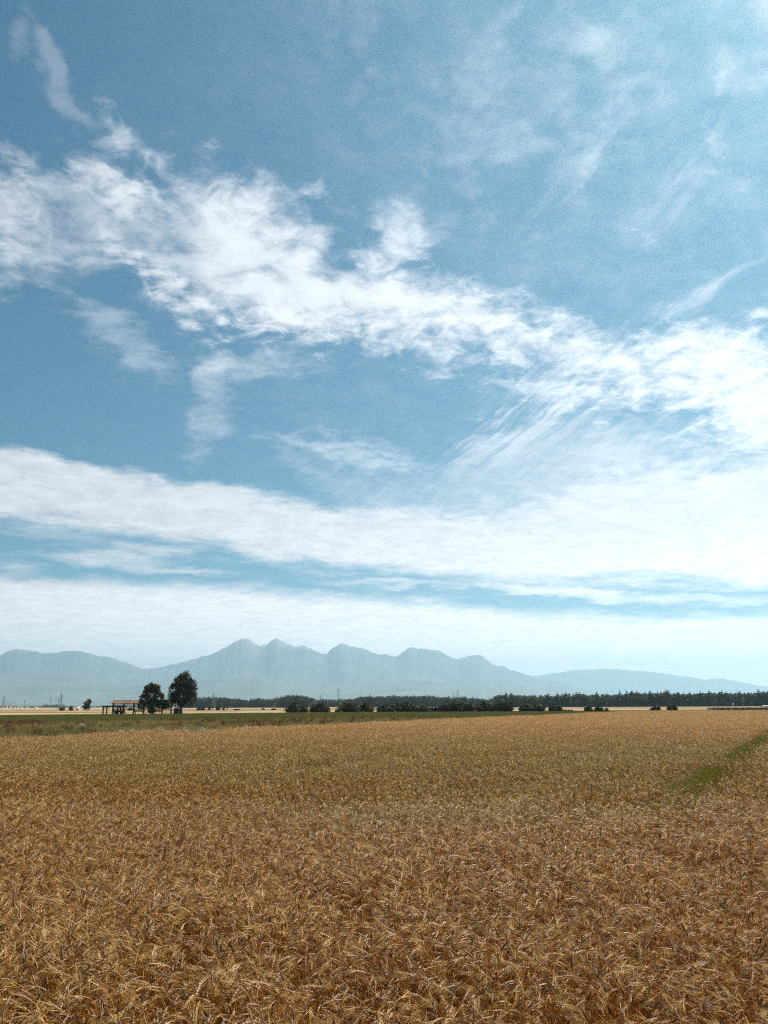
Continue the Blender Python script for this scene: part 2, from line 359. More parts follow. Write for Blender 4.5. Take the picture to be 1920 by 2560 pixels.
# ------------------------------------------------------------------ ground
def ground_sheet():
    def axis(lo, hi, fine_lo, fine_hi, step):
        a = list(np.arange(fine_lo, fine_hi + step, step)); s = step; v = a[-1]
        while v < hi: s *= 1.35; v += s; a.append(v)
        s = step; v = a[0]; b = []
        while v > lo: s *= 1.35; v -= s; b.append(v)
        return np.array(b[::-1] + a)
    xs = np.clip(axis(-27500, 27500, -170, 200, 5.0), -29000, 29000); ys = np.clip(axis(-2500, 36000, -15, 420, 5.0), -3000, 40500)
    X, Y = np.meshgrid(xs, ys); Z = terr(X, Y)
    n, m = X.shape
    idx = np.arange(n * m).reshape(n, m)
    q = np.stack([idx[:-1, :-1], idx[:-1, 1:], idx[1:, 1:], idx[1:, :-1]], -1).reshape(-1, 4)
    mt, N, out = new_mat('ground')
    pos = N.new('ShaderNodeNewGeometry').outputs['Position']; x, y, z = N.sep(pos)
    s1 = N.m('ADD', N.m('MULTIPLY', N.m('SUBTRACT', x, EA.x), EDGE_N.x), N.m('MULTIPLY', N.m('SUBTRACT', y, EA.y), EDGE_N.y))
    s = N.m('MAXIMUM', s1, N.m('SUBTRACT', y, FAR_Y))
    nn = N.noise(pos, 0.5, 6, 0.65); nl = N.noise(pos, 0.03, 4, 0.6)
    soil = N.mix(nn, (0.09, 0.045, 0.018), (0.20, 0.11, 0.045))
    mead = N.mix(N.ss(nn, 0.3, 0.7), (0.045, 0.048, 0.014), (0.105, 0.095, 0.032))
    mead = N.mix(N.ss(nl, 0.5, 0.75), mead, (0.15, 0.115, 0.05))
    # patchwork of strips beyond the meadow
    v = N.new('ShaderNodeTexVoronoi', feature='F1', distance='CHEBYCHEV')
    jit = N.noise(pos, 0.004, 2, 0.5)
    N.put(v.inputs['Vector'], N.comb(N.m('MULTIPLY', x, 1 / 420), N.m('MULTIPLY', N.m('MULTIPLY_ADD', jit, 30.0, y), 1 / 48), 1.7)); v.inputs['Scale'].default_value = 1.0; v.inputs['Randomness'].default_value = 0.8
    r = N.sep(v.outputs['Color'])[0]
    strips = N.ramp(r, [(0.0, (0.40, 0.285, 0.16)), (0.30, (0.20, 0.135, 0.075)), (0.42, (0.44, 0.32, 0.19)), (0.62, (0.115, 0.105, 0.045)), (0.72, (0.36, 0.26, 0.14)), (0.86, (0.46, 0.35, 0.22))], 'CONSTANT')
    near_strip = N.mix(N.ss(x, 60, 140), (0.43, 0.30, 0.17), (0.15, 0.12, 0.055))
    near_strip = N.mix(N.ss(x, -30, 20), near_strip, (0.42, 0.29, 0.17)) if False else near_strip
    streak = N.noise(N.comb(N.m('MULTIPLY', x, 0.02), N.m('MULTIPLY', y, 0.25), 0), 1.0, 5, 0.6)
    strips = N.mix(N.ss(y, 395, 400), near_strip, strips)
    strips = N.mix(1.0, strips, N.ss(streak, 0.3, 0.7, 0.72, 1.15), 'MULTIPLY')
    gyb = N.m('ADD', y, N.m('MULTIPLY', x, -0.55))            # far edge of the green meadow
    gyb = N.m('ADD', gyb, N.m('MULTIPLY', N.m('SUBTRACT', nl, 0.5), 10))
    far = N.ss(gyb, 362, 366)
    c = N.mix(N.ss(s, -0.5, 0.6), soil, N.mix(far, mead, strips))
    p = N.new('ShaderNodeBsdfPrincipled'); N.put(p.inputs['Base Color'], c); p.inputs['Roughness'].default_value = 0.95; p.inputs['Specular IOR Level'].default_value = 0.1
    bm = N.new('ShaderNodeBump'); bm.inputs['Strength'].default_value = 0.5; bm.inputs['Distance'].default_value = 0.3; N.l.new(nn, bm.inputs['Height']); N.l.new(bm.outputs[0], p.inputs['Normal'])
    N.l.new(p.outputs[0], out.inputs[0])
    o = mesh_np('ground', np.stack([X, Y, Z], -1).reshape(-1, 3), [q], mt, smooth=True)
    tag(o, kind='structure')

# ------------------------------------------------------------------ mountains
def mountains():
    mt, N, out = new_mat('mountain_side')
    pos = N.new('ShaderNodeNewGeometry').outputs['Position']; x, y, z = N.sep(pos)
    n1 = N.noise(pos, 0.0012, 8, 0.6)
    c = N.mix(N.ss(n1, 0.35, 0.65), (0.070, 0.098, 0.092), (0.12, 0.15, 0.145))
    rock = N.ss(N.m('MULTIPLY_ADD', n1, 500.0, z), 1650, 2100)
    c = N.mix(rock, c, (0.26, 0.25, 0.23))
    p = N.new('ShaderNodeBsdfPrincipled'); N.put(p.inputs['Base Color'], c); p.inputs['Roughness'].default_value = 0.95; N.l.new(p.outputs[0], out.inputs[0])
    main = [(-500, 1650), (-250, 1610), (-60, 1640), (0, 1640), (15, 1633), (40, 1622), (70, 1624), (100, 1628), (150, 1627), (185, 1628), (215, 1633), (250, 1638), (290, 1652), (330, 1663), (360, 1671), (400, 1670), (440, 1663),
            (460, 1658), (500, 1645), (540, 1630), (560, 1616), (575, 1606), (590, 1600), (605, 1598), (616, 1597), (630, 1604), (650, 1616), (665, 1616), (680, 1604), (692, 1599), (702, 1604), (720, 1613), (735, 1616), (760, 1611),
            (775, 1620), (800, 1632), (815, 1638), (830, 1624), (850, 1612), (870, 1613), (905, 1620), (930, 1630), (960, 1635), (985, 1636), (1005, 1628), (1025, 1621), (1045, 1627), (1080, 1625), (1100, 1629),
            (1125, 1642), (1142, 1652), (1165, 1646), (1195, 1642), (1215, 1650), (1232, 1664), (1255, 1668), (1290, 1680), (1330, 1690), (1380, 1703), (1440, 1716), (1480, 1732), (1560, 1750), (1700, 1758), (2400, 1764)]
    back = [(900, 1700), (1150, 1670), (1225, 1664), (1250, 1668), (1300, 1682), (1340, 1691), (1370, 1685), (1420, 1678), (1480, 1672), (1530, 1674), (1600, 1679), (1660, 1683), (1710, 1690), (1760, 1698), (1810, 1699),
            (1850, 1702), (1900, 1714), (1940, 1722), (2050, 1735), (2200, 1740), (2450, 1755)]
    front = [(-500, 1700), (-100, 1690), (80, 1682), (200, 1697), (330, 1712), (480, 1700), (620, 1690), (760, 1700), (900, 1712), (1050, 1700), (1180, 1712), (1300, 1722), (1420, 1742), (1600, 1757), (2000, 1763)]
    def ridge(prof, dist, foot, seed, label, jit):
        rs = np.random.RandomState(seed)
        px = np.arange(prof[0][0], prof[-1][0], 4.0)
        py = np.interp(px, [p[0] for p in prof], [p[1] for p in prof])
        j = sum(np.interp(np.arange(len(px)), np.arange(0, len(px) + w, w), rs.normal(0, a, len(px) // w + 2)[:len(np.arange(0, len(px) + w, w))]) for w, a in ((12, 1.6), (5, 1.1), (2, .6))) * jit
        py = py + j
        ts = np.concatenate([np.linspace(0, 1, 26), [1.12, 1.35, 1.8]])
        V = []
        for a, b in zip(px, py):
            d = px_dir(a, b); dist_l = dist * (1 + 0.02 * math.sin(a * 0.009 + seed)); k = dist_l / d.y
            h = max(CAM_Z + d.z * k, 8.0); rx = d.x * k
            for t in ts:
                yy = dist_l - foot * (1 - t); xx = rx * (yy / dist_l)
                if t <= 1:
                    prof_t = t ** 1.5
                    nz = (mnoise.fractal(Vector((xx * 0.0009, yy * 0.0004, seed)), 0.8, 2.1, 6) - .1) * (t * (1 - t)) * 0.6
                    zz = h * min(prof_t + nz * 0.5, 0.985 * (0.3 + 0.7 * t) if t < 1 else 1)
                    zz = max(zz, -2 + 4 * t)
                else: zz = h * max(1 - (t - 1) * 1.4, 0)
                V.append((xx, yy, zz))
        m = len(ts); n = len(px); idx = np.arange(n * m).reshape(n, m)
        q = np.stack([idx[:-1, :-1], idx[1:, :-1], idx[1:, 1:], idx[:-1, 1:]], -1).reshape(-1, 4)
        return tag(mesh_np('mountains', V, [q], mt, smooth=True), label, None, None, 'structure')
    ridge(main, 23000, 5500, 3, 'hazy blue mountain range with jagged peaks', 1.7)
    ridge(back, 33000, 6000, 7, 'paler ridge behind the range', 0.8)
    ridge(front, 16500, 4000, 11, 'lower foothills in front of the range', 0.8)

# ------------------------------------------------------------------ haze
def haze():
    m = MB(); m.box(-30000, 30000, -3500, 41000, -1.7, 2200)
    mt = bpy.data.materials.new('haze_air'); mt.use_nodes = True; N = NT(mt.node_tree); N.n.clear()
    out = N.new('ShaderNodeOutputMaterial'); v = N.new('ShaderNodeVolumePrincipled')
    v.inputs['Color'].default_value = (0.50, 0.79, 1.0, 1); v.inputs['Density'].default_value = HAZE_D
    v.inputs['Anisotropy'].default_value = 0.5
    N.l.new(v.outputs[0], out.inputs['Volume'])
    o = m.build('haze', mt); tag(o, 'pale haze hanging over the plain', None, None, 'stuff')
HAZE_D = 5.0e-5

# ------------------------------------------------------------------ crop and plant patches
def norm(v): return v / np.maximum(np.linalg.norm(v, axis=-1, keepdims=True), 1e-9)
def ribbon(P, side, w, colr):
    """P (n,k,3) centre lines, side (n,3), w (k,) or (n,k) half widths -> verts, quads, colours"""
    n, k, _ = P.shape; w = np.broadcast_to(w, (n, k))[..., None]
    L = P - side[:, None] * w; Rr = P + side[:, None] * w
    V = np.stack([L, Rr], 2).reshape(-1, 3)
    b = (np.arange(n) * 2 * k)[:, None] + np.arange(k - 1)[None] * 2
    q = np.stack([b, b + 1, b + 3, b + 2], -1).reshape(-1, 4)
    C = np.repeat(colr, 2, axis=1).reshape(-1, 4) if colr.ndim == 3 else np.repeat(colr, 2 * k, axis=0)
    return V, q, C
class Acc:
    def __init__(s): s.V = []; s.Q = []; s.T = []; s.C = []; s.n = 0
    def add(s, V, q, C, tri=False):
        s.V.append(V); s.C.append(C); (s.T if tri else s.Q).append(q + s.n); s.n += len(V)
    def obj(s, name, mat):
        return mesh_np(name, np.concatenate(s.V), [np.concatenate(x) for x in (s.Q, s.T) if x], mat, np.concatenate(s.C), link=False)
def barley_patch(n, size, seed, lod):
    g = np.random.RandomState(seed); A = Acc()
    base = np.zeros((n, 3)); base[:, :2] = g.uniform(-size / 2, size / 2, (n, 2))
    clump = norm(g.normal(size=3))[:2]
    H = g.normal(0.70, 0.065, n).clip(0.42, 0.86)
    psi = g.uniform(0, 2 * np.pi, n)                                # direction it nods to
    lodge = np.where(g.rand(n) < 0.04, g.uniform(0.25, 0.6, n), 0) # a few lean over strongly
    a0 = np.abs(g.normal(0.03, 0.05, n)) + lodge; nod = g.uniform(0.5, 2.3, n)
    S, K, E = (4, 3, 5) if lod == 0 else (2, 2, 2)
    dirh = np.stack([np.cos(psi), np.sin(psi), np.zeros(n)], 1)
    pts = [base]; tang = []
    al = a0.copy(); p = base.copy()
    earl = g.uniform(0.060, 0.092, n); scale_e = 1.0 if lod < 2 else 1.35
    for i in range(S):
        t = dirh * np.sin(al)[:, None] + np.array([0, 0, 1]) * np.cos(al)[:, None]
        p = p + t * (H / S)[:, None]; pts.append(p); tang.append(t); al = al + 0.05
    for i in range(K):
        al = al + (nod * 0.75) / K; t = dirh * np.sin(al)[:, None] + np.array([0, 0, 1]) * np.cos(al)[:, None]
        p = p + t * (0.055 / K); pts.append(p); tang.append(t)
    e0 = p.copy(); ep = [e0]
    for i in range(E):
        al = al + (nod * 0.25) / E; t = dirh * np.sin(al)[:, None] + np.array([0, 0, 1]) * np.cos(al)[:, None]
        p = p + t * (earl * scale_e / E)[:, None]; ep.append(p); tang.append(t)
    P = np.stack(pts, 1); Ep = np.stack(ep, 1)
    rn = g.rand(n)
    perp = np.cross(dirh, [0, 0, 1.0]); mixa = g.uniform(-0.9, 0.9, n)
    side = norm(perp * np.cos(mixa)[:, None] + dirh * np.sin(mixa)[:, None])
    def colr(part, k, al_=None):
        C = np.zeros((n, k, 4)); C[..., 0] = part; C[..., 1] = rn[:, None]; C[..., 2] = np.linspace(0, 1, k) if al_ is None else al_; C[..., 3] = 1; return C
    sw = {0: 0.0021, 1: 0.0030, 2: 0.0052}[lod]
    A.add(*ribbon(P, side, sw, colr(0.0, P.shape[1])))
    # ear
    ew = {0: 0.0068, 1: 0.0085, 2: 0.011}[lod]
    if lod == 0:
        rings = []; k = Ep.shape[1] * 2 - 1
        Q = np.zeros((n, k, 3)); Q[:, ::2] = Ep; Q[:, 1::2] = (Ep[:, 1:] + Ep[:, :-1]) / 2
        rad = np.array([0.35, 1.0, 0.72, 1.08, 0.75, 1.05, 0.7, 0.9, 0.55, 0.65, 0.15][:k]) * ew
        tdir = norm(np.gradient(Q, axis=1)); sd_ = np.broadcast_to(perp[:, None], Q.shape); nd = np.cross(tdir, sd_)
        ring = [Q + sd_ * rad[None, :, None] * 1.0, Q + nd * rad[None, :, None] * 0.6, Q - sd_ * rad[None, :, None] * 1.0, Q - nd * rad[None, :, None] * 0.6]
        V = np.stack(ring, 2).reshape(-1, 3)
        b = (np.arange(n) * 4 * k)[:, None, None] + (np.arange(k - 1) * 4)[None, :, None]; j = np.arange(4)[None, None]
        q = np.stack([b + j, b + (j + 1) % 4, b + 4 + (j + 1) % 4, b + 4 + j], -1).reshape(-1, 4)
        C = np.repeat(colr(0.66, k), 4, axis=1).reshape(-1, 4)
        C[:, 1] = np.clip(C[:, 1] + np.tile(np.where(np.arange(k) % 2, 0.15, -0.25)[:, None], (n, 1, 4)).reshape(-1) , 0, 1)
        A.add(V, q, C)
    else:
        w = np.array([0.5, 1.0, 0.35]) * ew
        A.add(*ribbon(Ep, perp, w, colr(0.66, 3)))
        A.add(*ribbon(Ep, norm(np.cross(perp, tang[-1])), w * 0.7, colr(0.66, 3)))
    # awns
    m = {0: 10, 1: 5, 2: 3}[lod]; aw = {0: 0.00095, 1: 0.0024, 2: 0.0058}[lod]
    td = tang[-1]
    for i in range(m):
        f = g.uniform(0.1, 1.0, n); j = np.minimum((f * E).astype(int), E - 1)
        o = Ep[np.arange(n), j]; d = norm(td + g.normal(0, 0.17, (n, 3)) + perp * ((i / max(m - 1, 1) - 0.5) * 0.55))
        ln = g.uniform(0.065, 0.115, n)[:, None]; s = norm(np.cross(d, g.normal(size=(n, 3))))
        mid = o + d * ln * 0.5
        V = np.stack([o - s * aw, o + s * aw, o + d * ln + np.array([0, 0, -0.01])], 1).reshape(-1, 3)
        C = np.repeat(colr(1.0, 1)[:, 0], 3, axis=0); A.add(V, np.arange(3 * n).reshape(n, 3), C, True)
    # dry leaves
    for r_ in range(2 if lod == 0 else 1):
        sel = g.rand(n) < {0: 0.38, 1: 0.32, 2: 0.3}[lod]; ns = sel.sum()
        hb = g.uniform(0.25, 0.9, ns); o = base[sel] + (P[sel][:, S] - base[sel]) * hb[:, None]
        ph = g.uniform(0, 2 * np.pi, ns); dh = np.stack([np.cos(ph), np.sin(ph), np.zeros(ns)], 1)
        k = 5 if lod == 0 else 3; al = g.uniform(0.1, 0.8, ns); ln = g.uniform(0.06, 0.15, ns); lp = [o]; pp = o
        curl = g.uniform(0.8, 3.0, ns)
        for i in range(k - 1):
            t = dh * np.sin(al)[:, None] + np.array([0, 0, 1]) * np.cos(al)[:, None]; pp = pp + t * (ln / (k - 1))[:, None]; lp.append(pp); al = al + curl / (k - 1)
        C = np.zeros((ns, k, 4)); C[..., 0] = 0.33; C[..., 1] = g.rand(ns)[:, None]; C[..., 2] = hb[:, None]; C[..., 3] = 1
        w = np.array([0.6, 1, .85, .5, .08])[:k] * 0.0028 if k == 5 else np.array([.7, 1, .1]) * {1: 0.004, 2: 0.007}[lod]
        A.add(*ribbon(np.stack(lp, 1), norm(np.cross(dh, [0, 0, 1.0]) + g.normal(0, .3, (ns, 3))), w, C))
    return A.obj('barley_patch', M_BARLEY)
def blade_tuft(n, rad, hmin, hmax, w, seed, mat, lean=0.5, upright=0.15, part=None):
    g = np.random.RandomState(seed); A = Acc()
    a = g.uniform(0, 2 * np.pi, n); r = rad * np.sqrt(g.rand(n))
    base = np.stack([np.cos(a) * r, np.sin(a) * r, np.zeros(n)], 1)
    ph = g.uniform(0, 2 * np.pi, n); dh = np.stack([np.cos(ph), np.sin(ph), np.zeros(n)], 1)
    al = np.abs(g.normal(0, upright, n)); k = 4; ln = g.uniform(hmin, hmax, n); p = base; L = [p]; cv = g.uniform(0, lean, n) * 2
    for i in range(k - 1):
        t = dh * np.sin(al)[:, None] + np.array([0, 0, 1]) * np.cos(al)[:, None]; p = p + t * (ln / (k - 1))[:, None]; L.append(p); al = al + cv / (k - 1)
    C = np.zeros((n, k, 4)); C[..., 0] = g.rand(n)[:, None]; C[..., 1] = 0.5; C[..., 3] = 1
    A.add(*ribbon(np.stack(L, 1), norm(np.cross(dh, [0, 0, 1.0])), np.array([.6, 1, .8, .08]) * w, C))
    return A
def leaf_cloud(A, centres, radii, n, size, g, shell=0.5, c0=0.0, c1=1.0, flat=0.0, aspect=1.0):
    """n leaf quads spread through ellipsoids"""
    k = len(centres); centres = np.asarray(centres, float); radii = np.asarray(radii, float)
    if radii.ndim == 1: radii = np.repeat(radii[:, None], 3, 1)
    wgt = radii.prod(1) ** (2 / 3); wgt /= wgt.sum(); idx = g.choice(k, n, p=wgt)
    d = norm(g.normal(size=(n, 3))); r = (shell + (1 - shell) * g.rand(n)) * (1 + g.normal(0, 0.06, n))
    p = centres[idx] + d * radii[idx] * r[:, None]
    nm = norm(d * 0.6 + g.normal(size=(n, 3)) * 0.7 + np.array([0, 0, flat])); u = norm(np.cross(nm, g.normal(size=(n, 3)))); v = np.cross(nm, u)
    s = size * g.uniform(0.6, 1.35, n)[:, None]
    V = np.stack([p - u * s, p + v * s * 0.55 * aspect, p + u * s, p - v * s * 0.55 * aspect], 1).reshape(-1, 3)
    tone = g.rand(k)[idx] * 0.45 + g.rand(n) * 0.55
    C = np.zeros((n, 4)); C[:, 0] = c0 + (c1 - c0) * tone; C[:, 1] = idx / max(k, 1); C[:, 3] = 1
    A.add(V, np.arange(4 * n).reshape(n, 4), np.repeat(C, 4, axis=0))
def scatter(name, xy, idx, rot, scl, protos, z=None, tilt=None):
    """one 'stuff' object: protos instanced on the points of its own mesh"""
    n = len(xy); V = np.zeros((n, 3), np.float32); V[:, :2] = xy; V[:, 2] = terr(V[:, 0].astype(float), V[:, 1].astype(float)) if z is None else z
    me = bpy.data.meshes.new(name); me.vertices.add(n); me.vertices.foreach_set('co', V.ravel())
    for nm, ty, v in (('idx', 'INT', idx), ('rot', 'FLOAT', rot), ('scl', 'FLOAT', scl)):
        a = me.attributes.new(nm, ty, 'POINT'); a.data.foreach_set('value', np.asarray(v, np.int32 if ty == 'INT' else np.float32))
    o = bpy.data.objects.new(name, me); COL.objects.link(o)
    c = bpy.data.collections.new(name + '_pieces')
    for i, p in enumerate(protos): p.name = f'{name}_piece_{i:02d}'; c.objects.link(p)
    ng = bpy.data.node_groups.new(name + '_scatter', 'GeometryNodeTree')
    ng.interface.new_socket('Geometry', in_out='INPUT', socket_type='NodeSocketGeometry'); ng.interface.new_socket('Geometry', in_out='OUTPUT', socket_type='NodeSocketGeometry')
    N = ng.nodes; L = ng.links
    gi = N.new('NodeGroupInput'); go = N.new('NodeGroupOutput'); ip = N.new('GeometryNodeInstanceOnPoints')
    ci = N.new('GeometryNodeCollectionInfo'); ci.inputs['Collection'].default_value = c; ci.inputs['Separate Children'].default_value = True; ci.inputs['Reset Children'].default_value = True
    def attr(nm, ty):
        a = N.new('GeometryNodeInputNamedAttribute'); a.data_type = ty; a.inputs['Name'].default_value = nm; return a.outputs['Attribute']
    cx = N.new('ShaderNodeCombineXYZ'); L.new(attr('rot', 'FLOAT'), cx.inputs[2])
    L.new(gi.outputs[0], ip.inputs['Points']); L.new(ci.outputs[0], ip.inputs['Instance']); ip.inputs['Pick Instance'].default_value = True
    L.new(attr('idx', 'INT'), ip.inputs['Instance Index']); L.new(cx.outputs[0], ip.inputs['Rotation']); L.new(attr('scl', 'FLOAT'), ip.inputs['Scale'])
    L.new(ip.outputs[0], go.inputs[0])
    md = o.modifiers.new('scatter', 'NODES'); md.node_group = ng
    return o
def grid_pts(y0, y1, step, g, half=0.56, margin=5.0, jitter=0.3):
    pts = []
    for y in np.arange(y0, y1, step):
        hw = half * y + margin
        xs = np.arange(-hw, hw + step, step)
        pts.append(np.stack([xs, np.full_like(xs, y)], 1))
    p = np.concatenate(pts); return p + g.uniform(-jitter, jitter, p.shape) * step

def line_d(p):  # signed distance across and along the overgrown tractor line
    a = (p[:, 0] - LINE_A.x) * LINE_N.x + (p[:, 1] - LINE_A.y) * LINE_N.y
    b = (p[:, 0] - LINE_A.x) * LINE_D.x + (p[:, 1] - LINE_A.y) * LINE_D.y
    return a, b
def barley():
    g = np.random.RandomState(5)
    protos = [barley_patch(175, 0.7, 10 + i, 0) for i in range(7)] + [barley_patch(380, 1.1, 30 + i, 1) for i in range(6)] + [barley_patch(1100, 3.2, 50 + i, 2) for i in range(5)]
    P, I, S = [], [], []
    p = grid_pts(1.5, 13.0, 0.52, g, margin=2.5); P.append(p); I.append(g.randint(0, 7, len(p))); S.append(g.uniform(0.92, 1.08, len(p)))
    p = grid_pts(13.3, 46, 0.86, g, margin=3); P.append(p); I.append(g.randint(7, 13, len(p))); S.append(g.uniform(0.92, 1.08, len(p)))
    p = grid_pts(46.8, FAR_Y - 1, 2.3, g, margin=8); P.append(p); I.append(g.randint(13, 18, len(p))); S.append(g.uniform(0.93, 1.05, len(p)))
    P = np.concatenate(P); I = np.concatenate(I); S = np.concatenate(S)
    half = np.where(I < 7, 0.35, np.where(I < 13, 0.5, 1.5))
    ok = edge_s(P[:, 0], P[:, 1]) < -half * 0.8
    a, b = line_d(P)
    ok &= ~((np.abs(a) < half * 0.62 + 0.02) & (b > 0.3))
    P, I, S = P[ok], I[ok], S[ok]
    S = S * (1 + np.array([0.10 * mnoise.noise(Vector((x * 0.9, y * 0.9, 3.1))) + 0.07 * mnoise.noise(Vector((x * 0.22, y * 0.22, 9.1))) for x, y in P]))
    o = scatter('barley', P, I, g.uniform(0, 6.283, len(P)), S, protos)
    tag(o, 'ripe golden barley crop filling the field', None, None, 'stuff')
def line_grass():
    g = np.random.RandomState(8)
    protos = [blade_tuft(130, 0.20, 0.45, 1.0, 0.0045, 100 + i, M_LINE, 0.7, 0.25).obj('t', M_LINE) for i in range(4)]
    n = 4500; b = g.uniform(-1.5, 40, n) ; a = g.normal(0, 0.06, n) + np.where(b < 2.6, g.normal(0, .22, n), 0)
    p = np.stack([LINE_A.x + LINE_D.x * b + LINE_N.x * a, LINE_A.y + LINE_D.y * b + LINE_N.y * a], 1)
    o = scatter('grass', p, g.randint(0, 4, n), g.uniform(0, 6.28, n), g.uniform(0.8, 1.0, n), protos)
    tag(o, 'green grass growing along the tractor line in the barley', None, None, 'stuff')
    # a few green weeds inside the crop
def meadow():
    g = np.random.RandomState(9)
    protos = []
    for i in range(5):
        A = blade_tuft(130, 0.42, 0.25, 0.62, 0.006, 200 + i, M_GRASS, 0.6, 0.3); protos.append(A.obj('t', M_GRASS))
    for i in range(4):      # tall seeding docks and thistles
        A = blade_tuft(60, 0.35, 0.25, 0.5, 0.008, 220 + i, M_DOCK, 0.6, 0.3)
        c = np.stack([g.uniform(-.3, .3, 7), g.uniform(-.3, .3, 7), g.uniform(.5, .75, 7)], 1)
        leaf_cloud(A, c, np.stack([np.full(7, .045), np.full(7, .045), np.full(7, .17)], 1), 420, 0.022, g); protos.append(A.obj('t', M_DOCK))
    for i in range(3):      # pale grass in seed
        A = blade_tuft(150, 0.45, 0.4, 0.75, 0.004, 240 + i, M_BARLEY, 0.5, 0.25); protos.append(A.obj('t', M_STRAW))
    for i in range(3):      # short meadow turf, wide
        A = blade_tuft(420, 1.2, 0.12, 0.32, 0.012, 260 + i, M_GRASS, 0.7, 0.35); protos.append(A.obj('t', M_GRASS))
    p1 = grid_pts(28, 120, 0.75, g, margin=8); s = edge_s(p1[:, 0], p1[:, 1]); p1 = p1[(s > 0.15) & (s < 34 + p1[:, 1] * 0.25)]
    red = np.array([mnoise.noise(Vector((x * 0.05, y * 0.05, 2.2))) for x, y in p1]); rr = g.rand(len(p1)); s0 = edge_s(p1[:, 0], p1[:, 1]); pale = np.array([mnoise.noise(Vector((x * 0.07, y * 0.07, 7.7))) for x, y in p1])
    i1 = g.randint(0, 5, len(p1)); i1 = np.where((rr < 0.05 + np.clip(red - .12, 0, 1) * 1.1 * np.clip((s0 - 10) / 12, 0.1, 1)), g.randint(5, 9, len(p1)), i1)
    i1 = np.where((g.rand(len(p1)) < 0.16 + np.clip(pale, 0, 1) * 1.2), g.randint(9, 12, len(p1)), i1)
    s1 = g.uniform(0.75, 1.15, len(p1))
    p2 = grid_pts(45, 372, 2.2, g, margin=10); s = edge_s(p2[:, 0], p2[:, 1])
    p2 = p2[(s > 18) & (p2[:, 1] - 0.55 * p2[:, 0] < 362)]; p2 = p2[(p2[:, 0] < 0.3 * p2[:, 1] + 12)]
    i2 = g.randint(12, 15, len(p2)); s2 = g.uniform(0.7, 1.3, len(p2))
    P = np.concatenate([p1, p2]); I = np.concatenate([i1, i2]); S = np.concatenate([s1, s2])
    o = scatter('meadow_weeds', P, I, g.uniform(0, 6.28, len(P)), S, protos)
    tag(o, 'tall green and rust coloured weeds on the verge beside the barley', None, None, 'stuff')
M_STRAW = leafy('straw_grass', (0.20, 0.15, 0.06), (0.38, 0.29, 0.13), 0.3, 0.5, (1.1, 1.0, 0.7))

def flower_clumps():
    spots = [(302, 1829, 30, 27, 'widest low clump of white flowers at the barley edge'), (331, 1817, 34, 18, 'white flower sprays on the slope behind the widest clump'),
             (402, 1814, 30, 34, 'sparse white flower clump behind the crop edge, between docks'), (461, 1823, 22, 29, 'small white flower clump hugging the barley edge'),
             (507, 1818, 20, 29, 'dark leafed clump with white flowers on top'), (615, 1812, 16, 34, 'pale cream flower clump among rusty docks'),
             (937, 1795, 18, 47, 'white flower clump on the narrow end of the verge'), (205, 1806, 22, 45, 'thin spray of white flowers at the start of the verge')]
    for i, (px, py, w, Y, lab) in enumerate(spots):
        g = np.random.RandomState(300 + i); Y = Y * 1.55; p = at(px, py, Y)
        # slide along the ray until just outside the crop
        while float(edge_s(np.float64(p.x), np.float64(p.y))) < 0.8: Y += 0.4; p = at(px, py, Y)
        z = tz(p.x, p.y); r = w / F_PX * Y * 0.5; top = max(0.45, min(p.z - z + 0.15, 0.95))
        root = empty('flower_clump', (p.x, p.y, z)); tag(root, lab, 'flowers', 'white flower clumps along the verge')
        A = blade_tuft(int(160 * max(r, .4)), r, top * .4, top * .9, 0.010, 310 + i, M_GRASS, 0.5, 0.3)
        leaf_cloud(A, [(0, 0, top * .4)], [(r, r * .7, top * .42)], int(500 * max(r, .5)), 0.05, g, 0.2)
        a = A.obj('foliage', M_GRASS); COL.objects.link(a); a.parent = root
        F = Acc(); k = int(60 * max(r, 0.5)) + 10
        u = g.uniform(-1, 1, k); v = g.uniform(-1, 1, k) * .7
        c = np.stack([u * r, v * r, top * (0.98 - 0.35 * (u * u + v * v) + g.uniform(-.08, .04, k))], 1)
        leaf_cloud(F, c, np.tile((.06, .06, .02), (k, 1)), k * 26, 0.022, g, 0.0, flat=2)
        a = F.obj('blossom', M_WHITE); COL.objects.link(a); a.parent = root

# ------------------------------------------------------------------ trees and bushes
def limb_tree(root, g, h, trunk_r, fork, tips, mat=M_BARK, lean=0.0):
    m = MB(); top = Vector((lean, 0, fork))
    m.tube([(0, 0, -0.3), (0.02, 0, 0.25), (lean * .5, 0.03, fork * .5), top], [trunk_r * 1.5, trunk_r * 1.1, trunk_r * .95, trunk_r * .8], 9)
    for t in tips:
        t = Vector(t); mid = top.lerp(t, 0.5) + Vector((g.uniform(-.3, .3), g.uniform(-.3, .3), h * .04))
        m.tube([top - Vector((0, 0, fork * .12)), mid, t], [trunk_r * .5, trunk_r * .28, trunk_r * .07], 5, cap=False)
        for _ in range(3):
            e = mid.lerp(t, g.uniform(.2, .9)); q = e + Vector(g.normal(0, h * .07, 3)); m.tube([e, q], [trunk_r * .13, trunk_r * .03], 4, cap=False)
    return m.build('trunk', mat, root, smooth=True)
def base_y(px, py):
    """distance at which the ray through a pixel meets the ground"""
    Y = 60.0
    while Y < 4000:
        p = at(px, py, Y)
        if p.z <= tz(p.x, p.y): return Y
        Y += 1.0
    return Y
